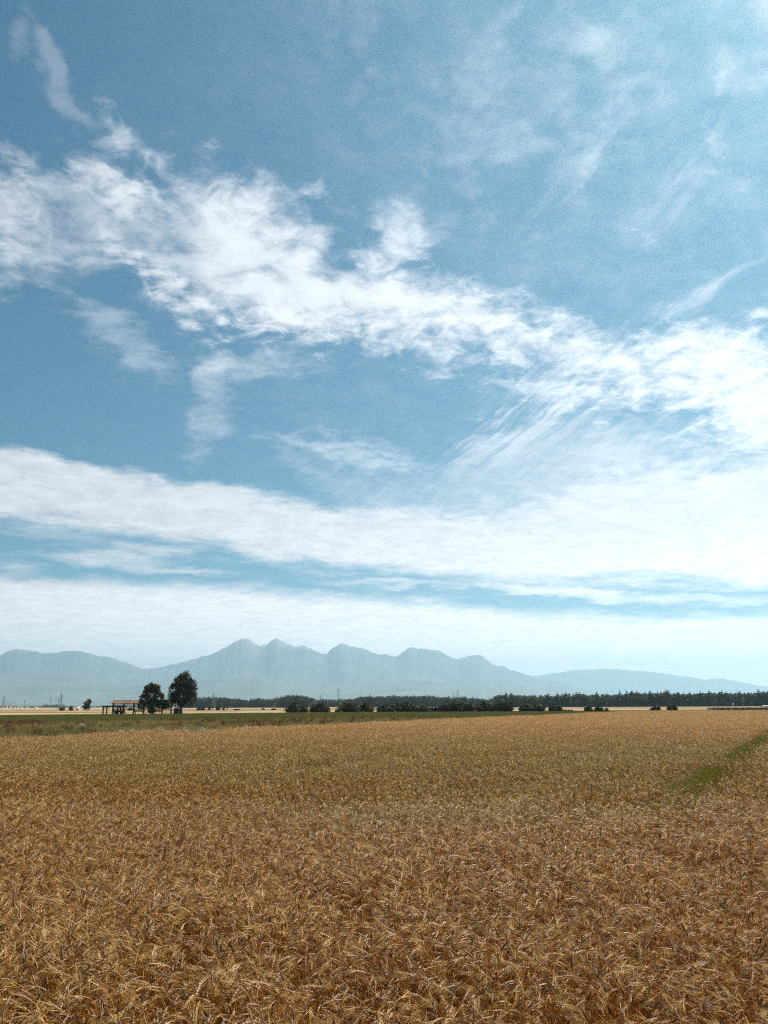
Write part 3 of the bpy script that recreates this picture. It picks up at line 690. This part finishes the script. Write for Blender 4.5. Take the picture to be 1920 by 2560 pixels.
def tree(px0, px1, ytop, ycb, ybase, Y, label, lobes, n, leaf, name='tree', group=None, trunk=None, mat=None, seed=0, depth=0.8, tr=0.35):
    """crown spans px0..px1, ytop..ycb in the picture; lobes in crown units (x -1..1, z 0..1, r)"""
    cx = (px0 + px1) / 2; tx = trunk if trunk else cx; p = at(tx, ybase, Y); z0 = tz(p.x, Y)
    left, right = at(px0, ycb, Y).x, at(px1, ycb, Y).x; w = (right - left) / 2; mx = (right + left) / 2 - p.x
    zt = at(cx, ytop, Y).z - z0; zb = at(cx, ycb, Y).z - z0; hh = zt - zb
    root = empty(name, (p.x, Y, z0)); tag(root, label, 'tree', group)
    g = np.random.RandomState(seed); cs_, rs = [], []
    for lx, lz, r in lobes:
        rr = r * w; rz = min(rr, hh * .5) if hh < w * 1.2 else rr
        cs_.append((mx + lx * w, g.uniform(-.4, .4) * w * depth, zb + lz * hh)); rs.append((rr, rr * depth, rz))
        for _ in range(5):      # ragged outline: little sub lobes round each lobe
            d = norm(g.normal(size=3)); d[2] = abs(d[2]) if g.rand() < .7 else d[2]
            c = np.array(cs_[-1 - 0]) if _ == 0 else c0
            if _ == 0: c0 = c
            q = g.uniform(.22, .42); cs_.append(tuple(c0 + d * np.array([rr, rr * depth, rz]) * .82)); rs.append((rr * q, rr * q, rz * q))
    A = Acc(); leaf_cloud(A, cs_, rs, int(n * .8), leaf, g, 0.5, aspect=1.3)
    V = A.V[0]; lo = 0.10
    a = A.obj('crown', mat or M_LEAF); COL.objects.link(a); a.parent = root
    tips = [tuple(c) for c in cs_[::6]]
    limb_tree(root, g, zt, tr, max(zb * 1.0, zt * .16), tips, lean=mx * .25)
    return root
def trees():
    Yr = 312
    tree(340, 412, 1708, 1779, 1784, Yr - 6, 'round leafy tree standing over the middle of the hay rack', [(0, .62, .62), (-.5, .42, .45), (.48, .45, .46), (-.2, .8, .4), (.35, .78, .38), (-.62, .22, .38), (.1, .2, .5), (.6, .25, .36)], 9500, .25, trunk=379, seed=1, tr=.32)
    tree(415, 493, 1682, 1771, 1783, Yr - 5, 'tallest tree, dome crowned, at the far end of the hay rack', [(.12, .68, .66), (.42, .48, .55), (-.55, .52, .42), (0, .35, .62), (.1, .86, .45), (.5, .2, .42), (-.4, .2, .45), (-.3, .74, .42), (-.6, .3, .4), (.62, .32, .38), (.58, .66, .4)], 15000, .25, trunk=452, seed=2, tr=.62)
    tree(400, 426, 1741, 1779, 1784, Yr - 4, 'slim young tree between the two big trees', [(0, .6, .7), (-.3, .3, .6), (.3, .35, .6)], 1800, .2, seed=3, tr=.12, group=None)
    tree(205, 229, 1749, 1772, 1776, 560, 'lone narrow tree on the open plain left of the hay rack', [(.1, .8, .55), (-.1, .5, .6), (.05, .2, .75), (.45, .7, .4), (-.5, .15, .5)], 2400, .3, seed=4, tr=.2)
def bush(px0, px1, ytop, ybase, label, seed, mat=None, n=1700, Y=None, name='bush', leaf=.2, group='bushes in the row across the plain', humps=None):
    Y = Y or base_y((px0 + px1) / 2, ybase)
    c = (px0 + px1) / 2; p = at(c, ybase, Y); z0 = tz(p.x, Y)
    w = (at(px1, ybase, Y).x - at(px0, ybase, Y).x) / 2; h = at(c, ytop, Y).z - z0
    root = empty(name, (p.x, Y, z0)); tag(root, label, 'bush', group)
    g = np.random.RandomState(seed); k = humps or max(3, int(w / h * 3.2)); cs_, rs = [], []
    for i in range(k):
        lx = -1 + 2 * (i + .5) / k; r = h * g.uniform(.42, .58); edge = 1 - .5 * abs(lx) ** 2.2
        zc_ = h * edge * g.uniform(.72, 1.0) - r * .9; r = min(r, w * .8)
        cs_.append((lx * (w - r * .6), g.uniform(-.5, .5) * h * .5, max(zc_, r * .5))); rs.append((r, r, min(r, h * .52)))
        cs_.append((lx * w * .8 + g.uniform(-.2, .2) * r, g.uniform(-.6, .6) * h * .5, r * .45)); rs.append((r, r, r * .62))
        for _ in range(4):
            d = norm(g.normal(size=3)); d[2] = abs(d[2]); q = g.uniform(.2, .36)
            cs_.append(tuple(np.array(cs_[-2 - _ if False else -1 - _ - 1]) * 1.0 + d * r * .85)); rs.append((r * q,) * 3)
    cs_ = [(x, y, min(z, h - r[2] * .8)) for (x, y, z), r in zip(cs_, rs)]
    A = Acc(); leaf_cloud(A, cs_, rs, int(n * 1.7), leaf * 1.15, g, 0.25, aspect=1.2)
    V = A.V[0]; V[:, 2] = np.maximum(V[:, 2], 0.02)
    a = A.obj('foliage', mat or M_BUSH); COL.objects.link(a); a.parent = root
    m = MB()
    for i in range(4):
        x = g.uniform(-.5, .5) * w; m.tube([(0, 0, -.2), (x * .6, g.uniform(-.3, .3), h * .3), (x * 1.3, g.uniform(-.5, .5), h * .6)], [.09, .06, .02], 5, cap=False)
    m.build('stem', M_BARK, root)
    return root
def bushes():
    B = [ # px0, px1, ytop, ybase, label, kind
     (715, 750, 1753, 1777.5, 'pointed dark bush at the left end of the bush row', 0, 1900),
     (745, 773, 1763, 1777.5, 'low bush bridging two taller dark bushes', 0, 1100),
     (768, 829, 1754.5, 1778, 'broad domed dark bush right of the pointed one', 0, 3200),
     (838, 851, 1770, 1778, 'tiny round bush at the foot of the pale willow bush', 0, 500),
     (847, 898, 1742, 1778, 'tall pale willow bush, the highest in the row', 1, 3400),
     (888, 934, 1755, 1778, 'dark bush leaning against the pale willow bush', 0, 2300),
     (939, 990, 1758, 1778, 'rounded bush just right of a gap in the row', 0, 2300),
     (984, 1032, 1750, 1778.5, 'steep dome shaped bush in mid row', 0, 2700),
     (1026, 1054, 1762, 1778.5, 'low dark bush filling between a dome and a pale topped bush', 0, 1300),
     (1047, 1074, 1755.5, 1778.5, 'pale topped bush in mid row', 1, 1500),
     (1070, 1106, 1765, 1778.5, 'low ragged bush before the longest thicket', 0, 1500),
     (1096, 1194, 1745.5, 1778.5, 'longest dark thicket in the row', 0, 5600),
     (1186, 1240, 1752, 1778.5, 'dark bush joining the longest thicket to a peaked one', 0, 2800),
     (1232, 1287, 1748.5, 1778.5, 'peaked dark bush with a slanting right flank', 0, 3000),
     (1296, 1367, 1756, 1778.5, 'separate broad mound of a bush after the thicket', 0, 3400),
     (1369, 1407, 1760, 1778, 'square topped bush beside the broad mound', 0, 2000),
     (1400, 1434, 1774, 1778.5, 'low sprawling scrub at the foot of the square topped bush', 0, 700),
     (1460, 1482, 1762.5, 1777.5, 'spiky little bush, first of three past the scrub', 0, 1000),
     (1487, 1508, 1760.5, 1777.5, 'taller little bush in the middle of three', 0, 1000),
     (1510, 1522, 1769, 1777.5, 'scrappy sapling bush, smallest of three', 0, 260),
     (1628, 1652, 1761, 1777.5, 'round bush standing alone in the tan field', 0, 1200),
     (1667, 1693, 1757, 1777.3, 'lopsided bush with a higher left side, alone in the tan field', 0, 1200)]
    for i, (a, b, t, y, lab, k, n) in enumerate(B):
        bush(a, b, t, y, lab, 400 + i, M_WILLOW if k else M_BUSH, n, Y=352 + (i * 7 % 9), leaf=.23 if n > 600 else .2)
    S = [(491, 503, 1766, 'dark scrub pair, wider left one, far behind the tall tree'), (501, 513, 1767, 'dark scrub pair, right one, far behind the tall tree'), (519, 527, 1767, 'scrub before the lattice pylon'),
         (540, 550, 1767, 'scrub right of the lattice pylon'), (583, 600, 1771.5, 'low dark scrub on the pale strip'), (653, 662, 1770.5, 'tiny scrub dot on the pale strip'), (677, 690, 1771, 'tiny wide scrub close to the pointed dark bush'),
         (150, 160, 1766, 'dark round shrub below the tall left pylon'), (173, 183, 1762.5, 'small peaked shrub near the lone narrow tree'), (556, 562, 1766, 'thin shrub among the young trees'), (320, 331, 1769, 'shrub seen under the hay rack roof')]
    for i, (a, b, t, lab) in enumerate(S):
        bush(a, b, t, 1775, lab, 450 + i, M_BUSH, 260, Y=600 + i % 3 * 15, leaf=.35, group='small shrubs far out on the plain')
    for i, px in enumerate((523, 532, 541, 551, 561, 568)):
        tree(px - 4, px + 4, 1766, 1771, 1775, 590 + (i % 3) * 4, 'slender young tree in the short planted line behind the tall tree', [(0, .5, .9), (.2, .8, .6)], 120, .3, name='young_tree', group='young trees in a short planted line', seed=480 + i, tr=.09)

# ------------------------------------------------------------------ far wood
def wood():
    g = np.random.RandomState(77)
    A = Acc(); T = MB(); prof = [(455, 1745), (480, 1743), (510, 1742), (560, 1744), (600, 1746), (620, 1749), (640, 1745), (680, 1748), (700, 1741), (720, 1738), (750, 1738), (770, 1742), (790, 1748), (860, 1748), (890, 1746),
        (905, 1741), (960, 1740), (1010, 1740), (1060, 1739), (1110, 1742), (1150, 1742), (1180, 1744), (1225, 1747), (1234, 1744), (1238, 1738), (1280, 1736), (1340, 1739), (1400, 1736), (1440, 1735), (1480, 1736), (1540, 1736), (1580, 1731), (1640, 1732), (1680, 1732),
        (1740, 1733), (1800, 1731), (1860, 1733), (1900, 1730), (1920, 1729), (2000, 1728), (2200, 1728)]
    dist = [(300, 1700), (690, 1560), (700, 1330), (780, 1360), (790, 1750), (900, 1760), (905, 1500), (1228, 1450), (1236, 1080), (2200, 980)]
    px = 455.0
    while px < 2200:
        for row in range(3):
            x = px + g.uniform(-3, 3); Y = np.interp(x, [d[0] for d in dist], [d[1] for d in dist]) + row * 14 + g.uniform(-5, 5)
            ytop = np.interp(x, [q[0] for q in prof], [q[1] for q in prof]) + g.uniform(-2.2, 1.4) + (1.6 if row == 0 else 0) + 1.1 * math.sin(x * 0.11) * math.sin(x * 0.037)
            p = at(x, ytop, Y); h = p.z - terr(p.x, Y); r = h * g.uniform(.22, .34)
            cs_ = [(p.x + g.uniform(-.5, .5) * r, Y + g.uniform(-.5, .5) * r, terr(p.x, Y) + h * f) for f in (.07, .22, .42, .62, .8)]
            rs = [(r * 1.2, r * 1.0, h * .11), (r * 1.05, r * .95, h * .2), (r * 1.1, r * 1.1, h * .2), (r * 1.0, r, h * .2), (r * .7, r * .7, h * .19)]
            leaf_cloud(A, cs_, rs, 210, h * .052, g, 0.35, aspect=1.4)
            T.tube([(p.x, Y, terr(p.x, Y) - .5), (p.x, Y, terr(p.x, Y) + h * .6)], [.3, .15], 4, c=(.1, .1, .1, 1), cap=False)
        px += 5.2 * g.uniform(.8, 1.2) * (1.0 if px > 1230 else .8)
    root = A.obj('woods', M_WOOD_LEAF); COL.objects.link(root)
    tag(root, 'dark far wood edge running along the horizon', None, None, 'stuff')
    t = T.build('trunks', M_BARK, root); t['kind'] = 'stuff'
def conifers():
    spots = [(744, 1736, 1350), (900, 1742, 1520), (915, 1740, 1500), (926, 1737, 1500), (975, 1738, 1500), (996, 1739, 1500), (1008, 1738, 1500), (1034, 1737, 1480), (1084, 1736, 1480), (1124, 1740, 1470), (1160, 1740, 1460), (1180, 1741, 1460),
        (1263, 1731, 1080), (1277, 1731, 1080), (1369, 1731, 1070), (1391, 1732, 1070), (1414, 1731, 1070), (1421, 1731, 1068), (1439, 1729, 1066), (1447, 1730, 1066), (1490, 1728, 1060), (1515, 1731, 1060), (1547, 1727, 1050), (1563, 1725, 1050), (1578, 1726, 1050),
        (1590, 1726, 1050), (1611, 1729, 1045), (1622, 1727, 1045), (1641, 1728, 1040), (1650, 1727, 1040), (1662, 1723, 1040), (1668, 1726, 1040), (1690, 1729, 1035), (1706, 1730, 1030), (1721, 1728, 1030), (1747, 1727, 1025), (1768, 1727, 1025),
        (1800, 1725, 1020), (1811, 1727, 1020), (1845, 1728, 1010), (1868, 1731, 1010), (1891, 1722, 1005), (1904, 1726, 1005), (1918, 1723, 1000), (1945, 1725, 1000), (1980, 1724, 1000)]
    protos = []
    for k in range(4):
        g = np.random.RandomState(600 + k); A = Acc(); h = 20.0; cs_, rs = [], []
        for i in range(9):
            f = i / 8; z = h * (.22 + .76 * f); r = h * .25 * (1 - f) ** .8 + .5
            for j in range(5):
                w = g.uniform(0, 6.28); cs_.append((math.cos(w) * r * .45, math.sin(w) * r * .45, z - r * .25)); rs.append((r * .7, r * .7, h * .045))
        leaf_cloud(A, cs_, rs, 650, .8, g, 0.2, aspect=1.0)
        c = A.obj('crown', M_CONIFER); m = MB(); m.tube([(0, 0, -.5), (0, 0, h * .55), (0, 0, h * .97)], [.32, .2, .05], 6, cap=False)
        t = m.build('trunk', M_BARK, None, link=False); protos.append((c.data, t.data))
    for i, (px, yt, Y) in enumerate(spots):
        p = at(px, yt + 0.8, Y); z0 = tz(p.x, Y); s = (p.z - z0) / 20.0
        e = empty('conifer', (p.x, Y - 4, z0), i * 1.3); e.scale = (s * (1.35 if i % 3 else 1.6), s * (1.35 if i % 3 else 1.6), s)
        tag(e, 'dark conifer rising above the canopy line of the far wood', 'conifer', 'conifers rising above the far wood')
        for nm, me in zip(('crown', 'trunk'), protos[i % 4]):
            o = bpy.data.objects.new(nm, me); COL.objects.link(o); o.parent = e

# ------------------------------------------------------------------ hay rack
def hay_rack():
    Y = 312.0
    def X(px): return at(px, 1785, Y).x
    zg = tz(X(330), Y)
    def Z(py, px=330): return at(px, py, Y).z - zg
    x0 = X(281)
    root = empty('hay_rack', (x0, Y, zg)); tag(root, 'long wooden hay rack with narrow orange tiled roof beside two trees', 'hay rack')
    posts = [X(p) - x0 for p in (281.5, 308, 333.5, 358, 382, 405, 427)]
    zr, ze = Z(1751.5), Z(1757.8); L0, L1 = X(273.5) - x0, X(433) - x0; D = 1.5
    # roof: gable with a small hip at the left end
    m = MB(); inset = 1.0; nx = 60
    rs = np.random.RandomState(4)
    for side in (-1, 1):
        v = []; 
        for i in range(nx + 1):
            f = i / nx; x = L0 + (L1 - L0) * f; sag = 0.05 * math.sin(f * 19) - .06 * math.sin(f * math.pi * 6) ** 2; xr = max(x, L0 + inset)
            for d_, z_ in ((D, ze), (D, ze + .07), (0, zr), (0, zr - .07)):
                v.append((xr if d_ == 0 else x, side * d_, z_ + sag))
        q = []
        for i in range(nx):
            a = i * 4; b = a + 4
            q += [(a, b, b + 1, a + 1), (a + 1, b + 1, b + 2, a + 2), (a + 2, b + 2, b + 3, a + 3), (a + 3, b + 3, b, a)]
        q += [(0, 1, 2, 3), (nx * 4, nx * 4 + 3, nx * 4 + 2, nx * 4 + 1)]
        m.add(v, q)
    m.add([(L0, -D, ze + .08), (L0, D, ze + .08), (L0 + inset, 0, zr + .02), (L0, -D, ze), (L0, D, ze), (L0 + inset, 0, zr - .09)], [(0, 3, 4, 1), (1, 4, 5, 2), (2, 5, 3, 0)], [(0, 1, 2), (3, 5, 4)])
    roof = m.build('roof', M_TILE, root)
    m = MB(); m.tube([(L0 + inset, 0, zr + .03), ((L0 + L1) / 2, 0, zr), (L1, 0, zr + .03)], .10, 6); m.build('ridge', M_TILE, roof)
    for p in posts:
        m = MB(); m.box(p - .24, p + .24, -.2, .2, .35, ze + .25); pst = m.build('post', M_TIMBER, root)
        m = MB(); m.box(p - .4, p + .4, -.4, .4, -.3, .349); m.build('footing', M_CONC, pst)
        m = MB(); m.bar((p, 0, ze - 1.0), (p, D - .25, ze + .02), .06); m.bar((p, 0, ze - 1.0), (p, -D + .25, ze + .02), .06); m.bar((p, -D + .1, ze + .05), (p, D - .1, ze + .05), .07); m.build('roof_bracket', M_TIMBER, root)
    for i in range(8):
        z = ze - .25 - i * .42
        for a, b in zip(posts[:-1], posts[1:]):
            if i > 5 and (posts.index(a) % 2): continue
            m = MB(); m.bar((a + .24, -.05, z + .02 * (i % 3)), (b - .24, .05, z - .015 * (i % 2)), .14); m.build('rail', M_TIMBER, root)
    for k, p in enumerate(posts[:5]):
        m = MB(); m.bar((p + .12, -.2, ze - 1.9), (p + 1.35, -1.25, .02), .15); m.build('brace', M_TIMBER, root)
    # lean-to on the left: flat dark roof on posts with angled struts
    a0, a1 = X(258.5) - x0, X(312) - x0; zl = Z(1765)
    m = MB(); m.box(a0, a1, -2.6, 2.2, zl - .30, zl + .22); m.build('lean_to_roof', M_TIMBER, root)
    for px, y in ((262, -2.2), (262, 1.9), (289, 2.0), (297, 1.8)):
        x = X(px) - x0; m = MB(); m.box(x - .2, x + .2, y - .2, y + .2, -.2, zl - .30); m.build('post', M_TIMBER, root)
        m = MB(); m.bar((x + .1, y, zl - 1.1), (x + 1.2, y, zl - .32), .12); m.build('brace', M_TIMBER, root)
    # old farm wagon and log stack kept underneath
    w = empty('farm_wagon', (X(297), Y + .9, zg)); tag(w, 'dark low wagon parked under the lean-to of the hay rack', 'wagon')
    m = MB(); m.box(-1.6, 1.6, -.8, .8, .75, .95); m.box(-1.6, 1.6, -.82, -.76, .95, 1.35); m.box(-1.6, 1.6, .76, .82, .95, 1.35); m.build('body', M_TIMBER, w)
    for x in (-1.1, 1.1):
        for y in (-.95, .95):
            m = MB(); m.tube([(x, y - .06, .5), (x, y + .06, .5)], .48, 14); m.build('wheel', M_TIMBER, w)
    m = MB(); m.bar((1.6, 0, .7), (3.1, 0, .35), .05); m.build('drawbar', M_TIMBER, w)
    ls = empty('log_pile', (X(441), Y + .6, zg)); tag(ls, 'dark stacked log pile at the foot of the tallest tree', 'log pile')
    m = MB(); rs = random.Random(3)
    for r_ in range(9):
        for c_ in range(7 - r_ % 2):
            m.tube([(-.95 + c_ * .3 + (r_ % 2) * .15, -.9 + rs.uniform(-.1, .1), .14 + r_ * .25), (-.95 + c_ * .3 + (r_ % 2) * .15, .9 + rs.uniform(-.1, .1), .14 + r_ * .25)], .14, 7)
    m.build('logs', M_BARK, ls)
    # scraggly fence line of stakes by the small trees
    f = empty('stake_fence', (X(388), Y + 3, zg)); tag(f, 'broken stake fence between the hay rack and the tallest tree', 'fence')
    for i, px in enumerate(range(386, 446, 7)):
        x = X(px) - X(388); m = MB(); m.bar((x, 0, -.2), (x + .1, .05, 2.0 - (i % 3) * .3), .08); m.build('stake', M_TIMBER, f)
    for z in (.7, 1.3, 1.8):
        m = MB(); m.bar((X(386) - X(388), .1, z), (X(443) - X(388), .1, z + .1), .06); m.build('rail', M_TIMBER, f)

# ------------------------------------------------------------------ pylons and poles
def pylon(px, ytop, Y, label, arms=3, t=.16, h=None, wide=1.0, group='high voltage pylons'):
    p = at(px, ytop, Y); z0 = tz(p.x, Y) ; H = p.z - z0
    root = empty('pylon', (p.x, Y, z0)); tag(root, label, 'pylon', group)
    m = MB(); n = 11
    def half(z): f = z / H; return H * (.085 * (1 - f / .62) + .022) * wide if f < .62 else H * .022 * (1 - (f - .62) / .38 * .8) * wide
    zs = [H * (1 - (1 - i / n) ** 1.25) for i in range(n + 1)]
    for a, b in zip(zs[:-1], zs[1:]):
        ha, hb = half(a), half(b)
        c = [(-1, -1), (1, -1), (1, 1), (-1, 1)]
        for i in range(4):
            (x, y), (u, v) = c[i], c[(i + 1) % 4]
            m.bar((x * ha, y * ha, a), (x * hb, y * hb, b), t); m.bar((x * ha, y * ha, a), (u * hb, v * hb, b), t * .6); m.bar((u * ha, v * ha, a), (x * hb, y * hb, b), t * .6); m.bar((x * hb, y * hb, b), (u * hb, v * hb, b), t * .6)
    m.bar((0, 0, zs[-2]), (0, 0, H), t)
    m.build('tower', M_STEEL, root)
    for i in range(arms):
        z = H * (.62 + .12 * i); L = H * (.17, .21, .14)[i % 3] * wide; k = MB()
        for s in (-1, 1):
            k.bar((0, 0, z), (s * L, 0, z + .3), t * .9); k.bar((0, 0, z + H * .035), (s * L, 0, z + .3), t * .7)
            arm_ins = MB()
        a = k.build('crossarm', M_STEEL, root)
        for s in (-1, 1):
            q = MB(); q.bar((s * L * .96, 0, z + .2), (s * L * .96, 0, z - 1.9), .10); q.build('insulator', M_DARKG, a)
    return root
def pole(px, ytop, Y, label, arm=True, t=.22):
    p = at(px, ytop, Y); z0 = tz(p.x, Y); H = p.z - z0
    root = empty('utility_pole', (p.x, Y, z0)); tag(root, label, 'pole', 'thin poles on the far plain')
    m = MB(); m.tube([(0, 0, -.5), (0, 0, H * .5), (0, 0, H)], [t * 1.3, t * 1.1, t * .8], 7); m.build('mast', M_STEEL, root)
    if arm:
        m = MB(); m.bar((-H * .13, 0, H * .9), (H * .13, 0, H * .9), t * .8); m.bar((-H * .09, 0, H * .8), (H * .09, 0, H * .8), t * .7); m.build('crossarm', M_STEEL, root)
def pylons():
    pylon(11, 1739, 2400, 'lattice pylon at the far left end of the skyline', 3, .30)
    pylon(155, 1728, 1900, 'tallest lattice pylon over the far left plain', 2, .26, wide=.8)
    pylon(535, 1727, 1450, 'broad legged lattice pylon in front of the wood, right of the tallest tree', 2, .21, wide=1.0)
    pylon(802, 1733, 2300, 'short lattice pylon tip showing over the wood behind the domed bush', 2, .28, wide=.7)
    pylon(846, 1720, 2100, 'lattice pylon rising over the pale willow bush', 3, .26, wide=.8)
    pylon(1133, 1725, 2300, 'left one of two close lattice pylons over the long thicket', 1, .30, wide=.55)
    pylon(1144, 1724, 2250, 'right one of two close lattice pylons, with wide crossarms', 3, .28, wide=.7)
    pylon(1223, 1740, 2700, 'tiny pylon tip before the wood steps up', 1, .3, wide=.5)
    pylon(1405, 1728, 2500, 'thin pylon tip over the wood between conifers', 1, .3, wide=.5)
    pylon(1548, 1722, 2500, 'thin pylon tip beside a slim conifer', 1, .3, wide=.5)
    pylon(1842, 1723, 2500, 'thin pylon tip over the right part of the wood', 1, .3, wide=.5)
    pole(24, 1754, 1500, 'short thin pole among the white houses', False); pole(36, 1752, 1500, 'thin pole right of the short one by the houses', False)
    pole(62.5, 1749, 1250, 'stout pole with a crossarm, standing alone at the left', True, .34); pole(127, 1747, 1200, 'bare leaning looking pole left of the tallest pylon', True, .3)
    pole(146.5, 1747, 1150, 'pole with crossarm just left of the tallest pylon', True, .36); pole(308.5, 1742, 900, 'thin mast poking above the hay rack roof', False, .17)

# ------------------------------------------------------------------ town and small buildings
def house(px0, px1, ytop, Y, label, wall=M_WALL, roof=M_ROOF, gable='x', group='small buildings on the far plain'):
    a, b = at(px0, ytop, Y), at(px1, ytop, Y); w = b.x - a.x; xc = (a.x + b.x) / 2; z0 = tz(xc, Y); H = max(a.z - z0, 2.6); hw = H * .66; d = max(w * .6, 5)
    root = empty('house', (xc, Y, z0)); tag(root, label, 'house', group)
    m = MB(); m.box(-w / 2, w / 2, -d / 2, d / 2, -.5, hw)
    m.add([(-w / 2, -d / 2, hw), (-w / 2, d / 2, hw), (-w / 2, 0, H - .1), (w / 2, -d / 2, hw), (w / 2, d / 2, hw), (w / 2, 0, H - .1)], [], [(0, 1, 2), (3, 5, 4)]); m.build('wall', wall, root)
    m = MB(); o = .4
    for s in (-1, 1):
        m.add([(-w / 2 - o, s * (d / 2 + o), hw - .15), (w / 2 + o, s * (d / 2 + o), hw - .15), (w / 2 + o, 0, H), (-w / 2 - o, 0, H), (-w / 2 - o, s * (d / 2 + o), hw - .4), (w / 2 + o, s * (d / 2 + o), hw - .4), (w / 2 + o, 0, H - .25), (-w / 2 - o, 0, H - .25)],
              [(0, 1, 2, 3), (7, 6, 5, 4), (0, 4, 5, 1), (0, 3, 7, 4), (1, 5, 6, 2)])
    m.build('roof', roof, root)
    k = max(2, int(w / 4))
    for i in range(k):
        x = -w / 2 + w * (i + .5) / k; m = MB(); m.box(x - .5, x + .5, -d / 2 - .04, -d / 2 + .02, hw * .35, hw * .75); m.build('window', M_DARKG, root)
def town():
    H = [(2, 9, 1764, 2600, 'white house by the far left pylon'), (13, 19, 1765.5, 2500, 'low white house right of the far left pylon'), (21, 28, 1763.5, 2600, 'tall white house behind the short thin pole'), (31, 38, 1766, 2400, 'long low white house behind the second pole'),
         (42, 47, 1766.5, 2450, 'small white house before the stout pole'), (64, 69, 1764, 2500, 'narrow white house right of the stout pole'), (88, 96, 1767, 2500, 'pale house between the two lone poles')]
    for a, b, t, Y, lab in H: house(a, b, t, Y, lab)
    house(52.5, 57, 1768.5, 1500, 'bright white hut on the near side of the fields', M_WALL, M_TARP)
    house(87, 92, 1770, 1300, 'tiny white hut on the plain under the houses', M_WALL, M_TARP)
    house(151, 160, 1769.5, 760, 'dark barn hidden by the round shrub', M_TIMBER, M_TIMBER)
    house(196, 201, 1765.5, 1500, 'white house seen left of the lone narrow tree', M_WALL, M_WALL)
    house(193, 199.5, 1772.6, 700, 'small white sheeted shed beside the lone narrow tree', M_TARP, M_TARP)
    # town tree belt far left
    g = np.random.RandomState(55); A = Acc(); px = -120.0
    while px < 470:
        Y = 2900 + g.uniform(-150, 150); t = 1765.5 - (4 if 105 < px < 160 else 0) - g.uniform(0, 2.5); p = at(px, t, Y); h = max(p.z + 1.2, 4); r = h * .8
        leaf_cloud(A, [(p.x, Y, -1.2 + h * .45)], [(r, r, h * .5)], 60, h * .14, g, .3, aspect=1.4); px += g.uniform(2, 6)
    o = A.obj('treeline', M_WOOD_LEAF); COL.objects.link(o); tag(o, 'low tree belt round the far village', None, None, 'stuff')
    # van and rows of young plants on the far right
    def XY(px, py, Y): p = at(px, py, Y); return p.x, Y, tz(p.x, Y)
    w = empty('field_shed', XY(1914, 1768, 800)); tag(w, 'low white sheeted shed at the far right edge of the plain', 'shed'); m = MB(); m.box(-3, 3, -2, 2, -.2, .9); m.build('wall', M_WALL, w)
    m = MB(); m.tube([(-3.2, 0, 0), (3.2, 0, 0)], 2.15, 10); r = m.build('roof', M_TARP, w); r.scale = (1, 1, .3); r.location = (0, 0, 1.0)
    m = MB(); m.box(-.8, .8, -2.05, -1.98, .0, .8); m.build('door', M_DARKG, w)
    w = empty('hunting_stand', XY(1833.5, 1768, 1000)); tag(w, 'small pale raised hunting stand before the dark wood', 'stand'); m = MB(); m.box(-.9, .9, -.9, .9, 2.2, 3.9); m.build('cabin', M_TARP, w)
    for sx in (-1, 1):
        for sy in (-1, 1): m = MB(); m.bar((sx * 1.1, sy * 1.1, -.3), (sx * .75, sy * .75, 2.2), .12); m.build('leg', M_TIMBER, w)
    m = MB(); m.add([(-1.1, -1.1, 3.9), (1.1, -1.1, 3.9), (1.1, 1.1, 3.9), (-1.1, 1.1, 3.9), (0, 0, 4.6)], [(0, 3, 2, 1)], [(0, 1, 4), (1, 2, 4), (2, 3, 4), (3, 0, 4)]); m.build('roof', M_TIMBER, w)
    for i in range(13):
        g = np.random.RandomState(700 + i); A = Acc(); x0 = 158 + i * 3.4; cs_ = [(x0 + .34 * k * .9 - x0, k * 1.4, .7) for k in range(30)]
        leaf_cloud(A, cs_, [(.55, .9, .75)] * 30, 700, .2, g, .1); A.V[0][:, 2] = np.maximum(A.V[0][:, 2], 0.0)
        o = A.obj('crop_row', M_BUSH); COL.objects.link(o); o.location = (x0, 372, tz(x0, 380)); tag(o, 'row of dark green young bushes planted at the far right of the plain', 'plant row', 'planted rows at the far right')

if not ONLY_SKY:
    ground_sheet(); mountains(); wood(); conifers(); trees(); bushes(); hay_rack(); pylons(); town()
    barley(); line_grass(); meadow(); flower_clumps()
    if not os.environ.get('NOHAZE'): haze()
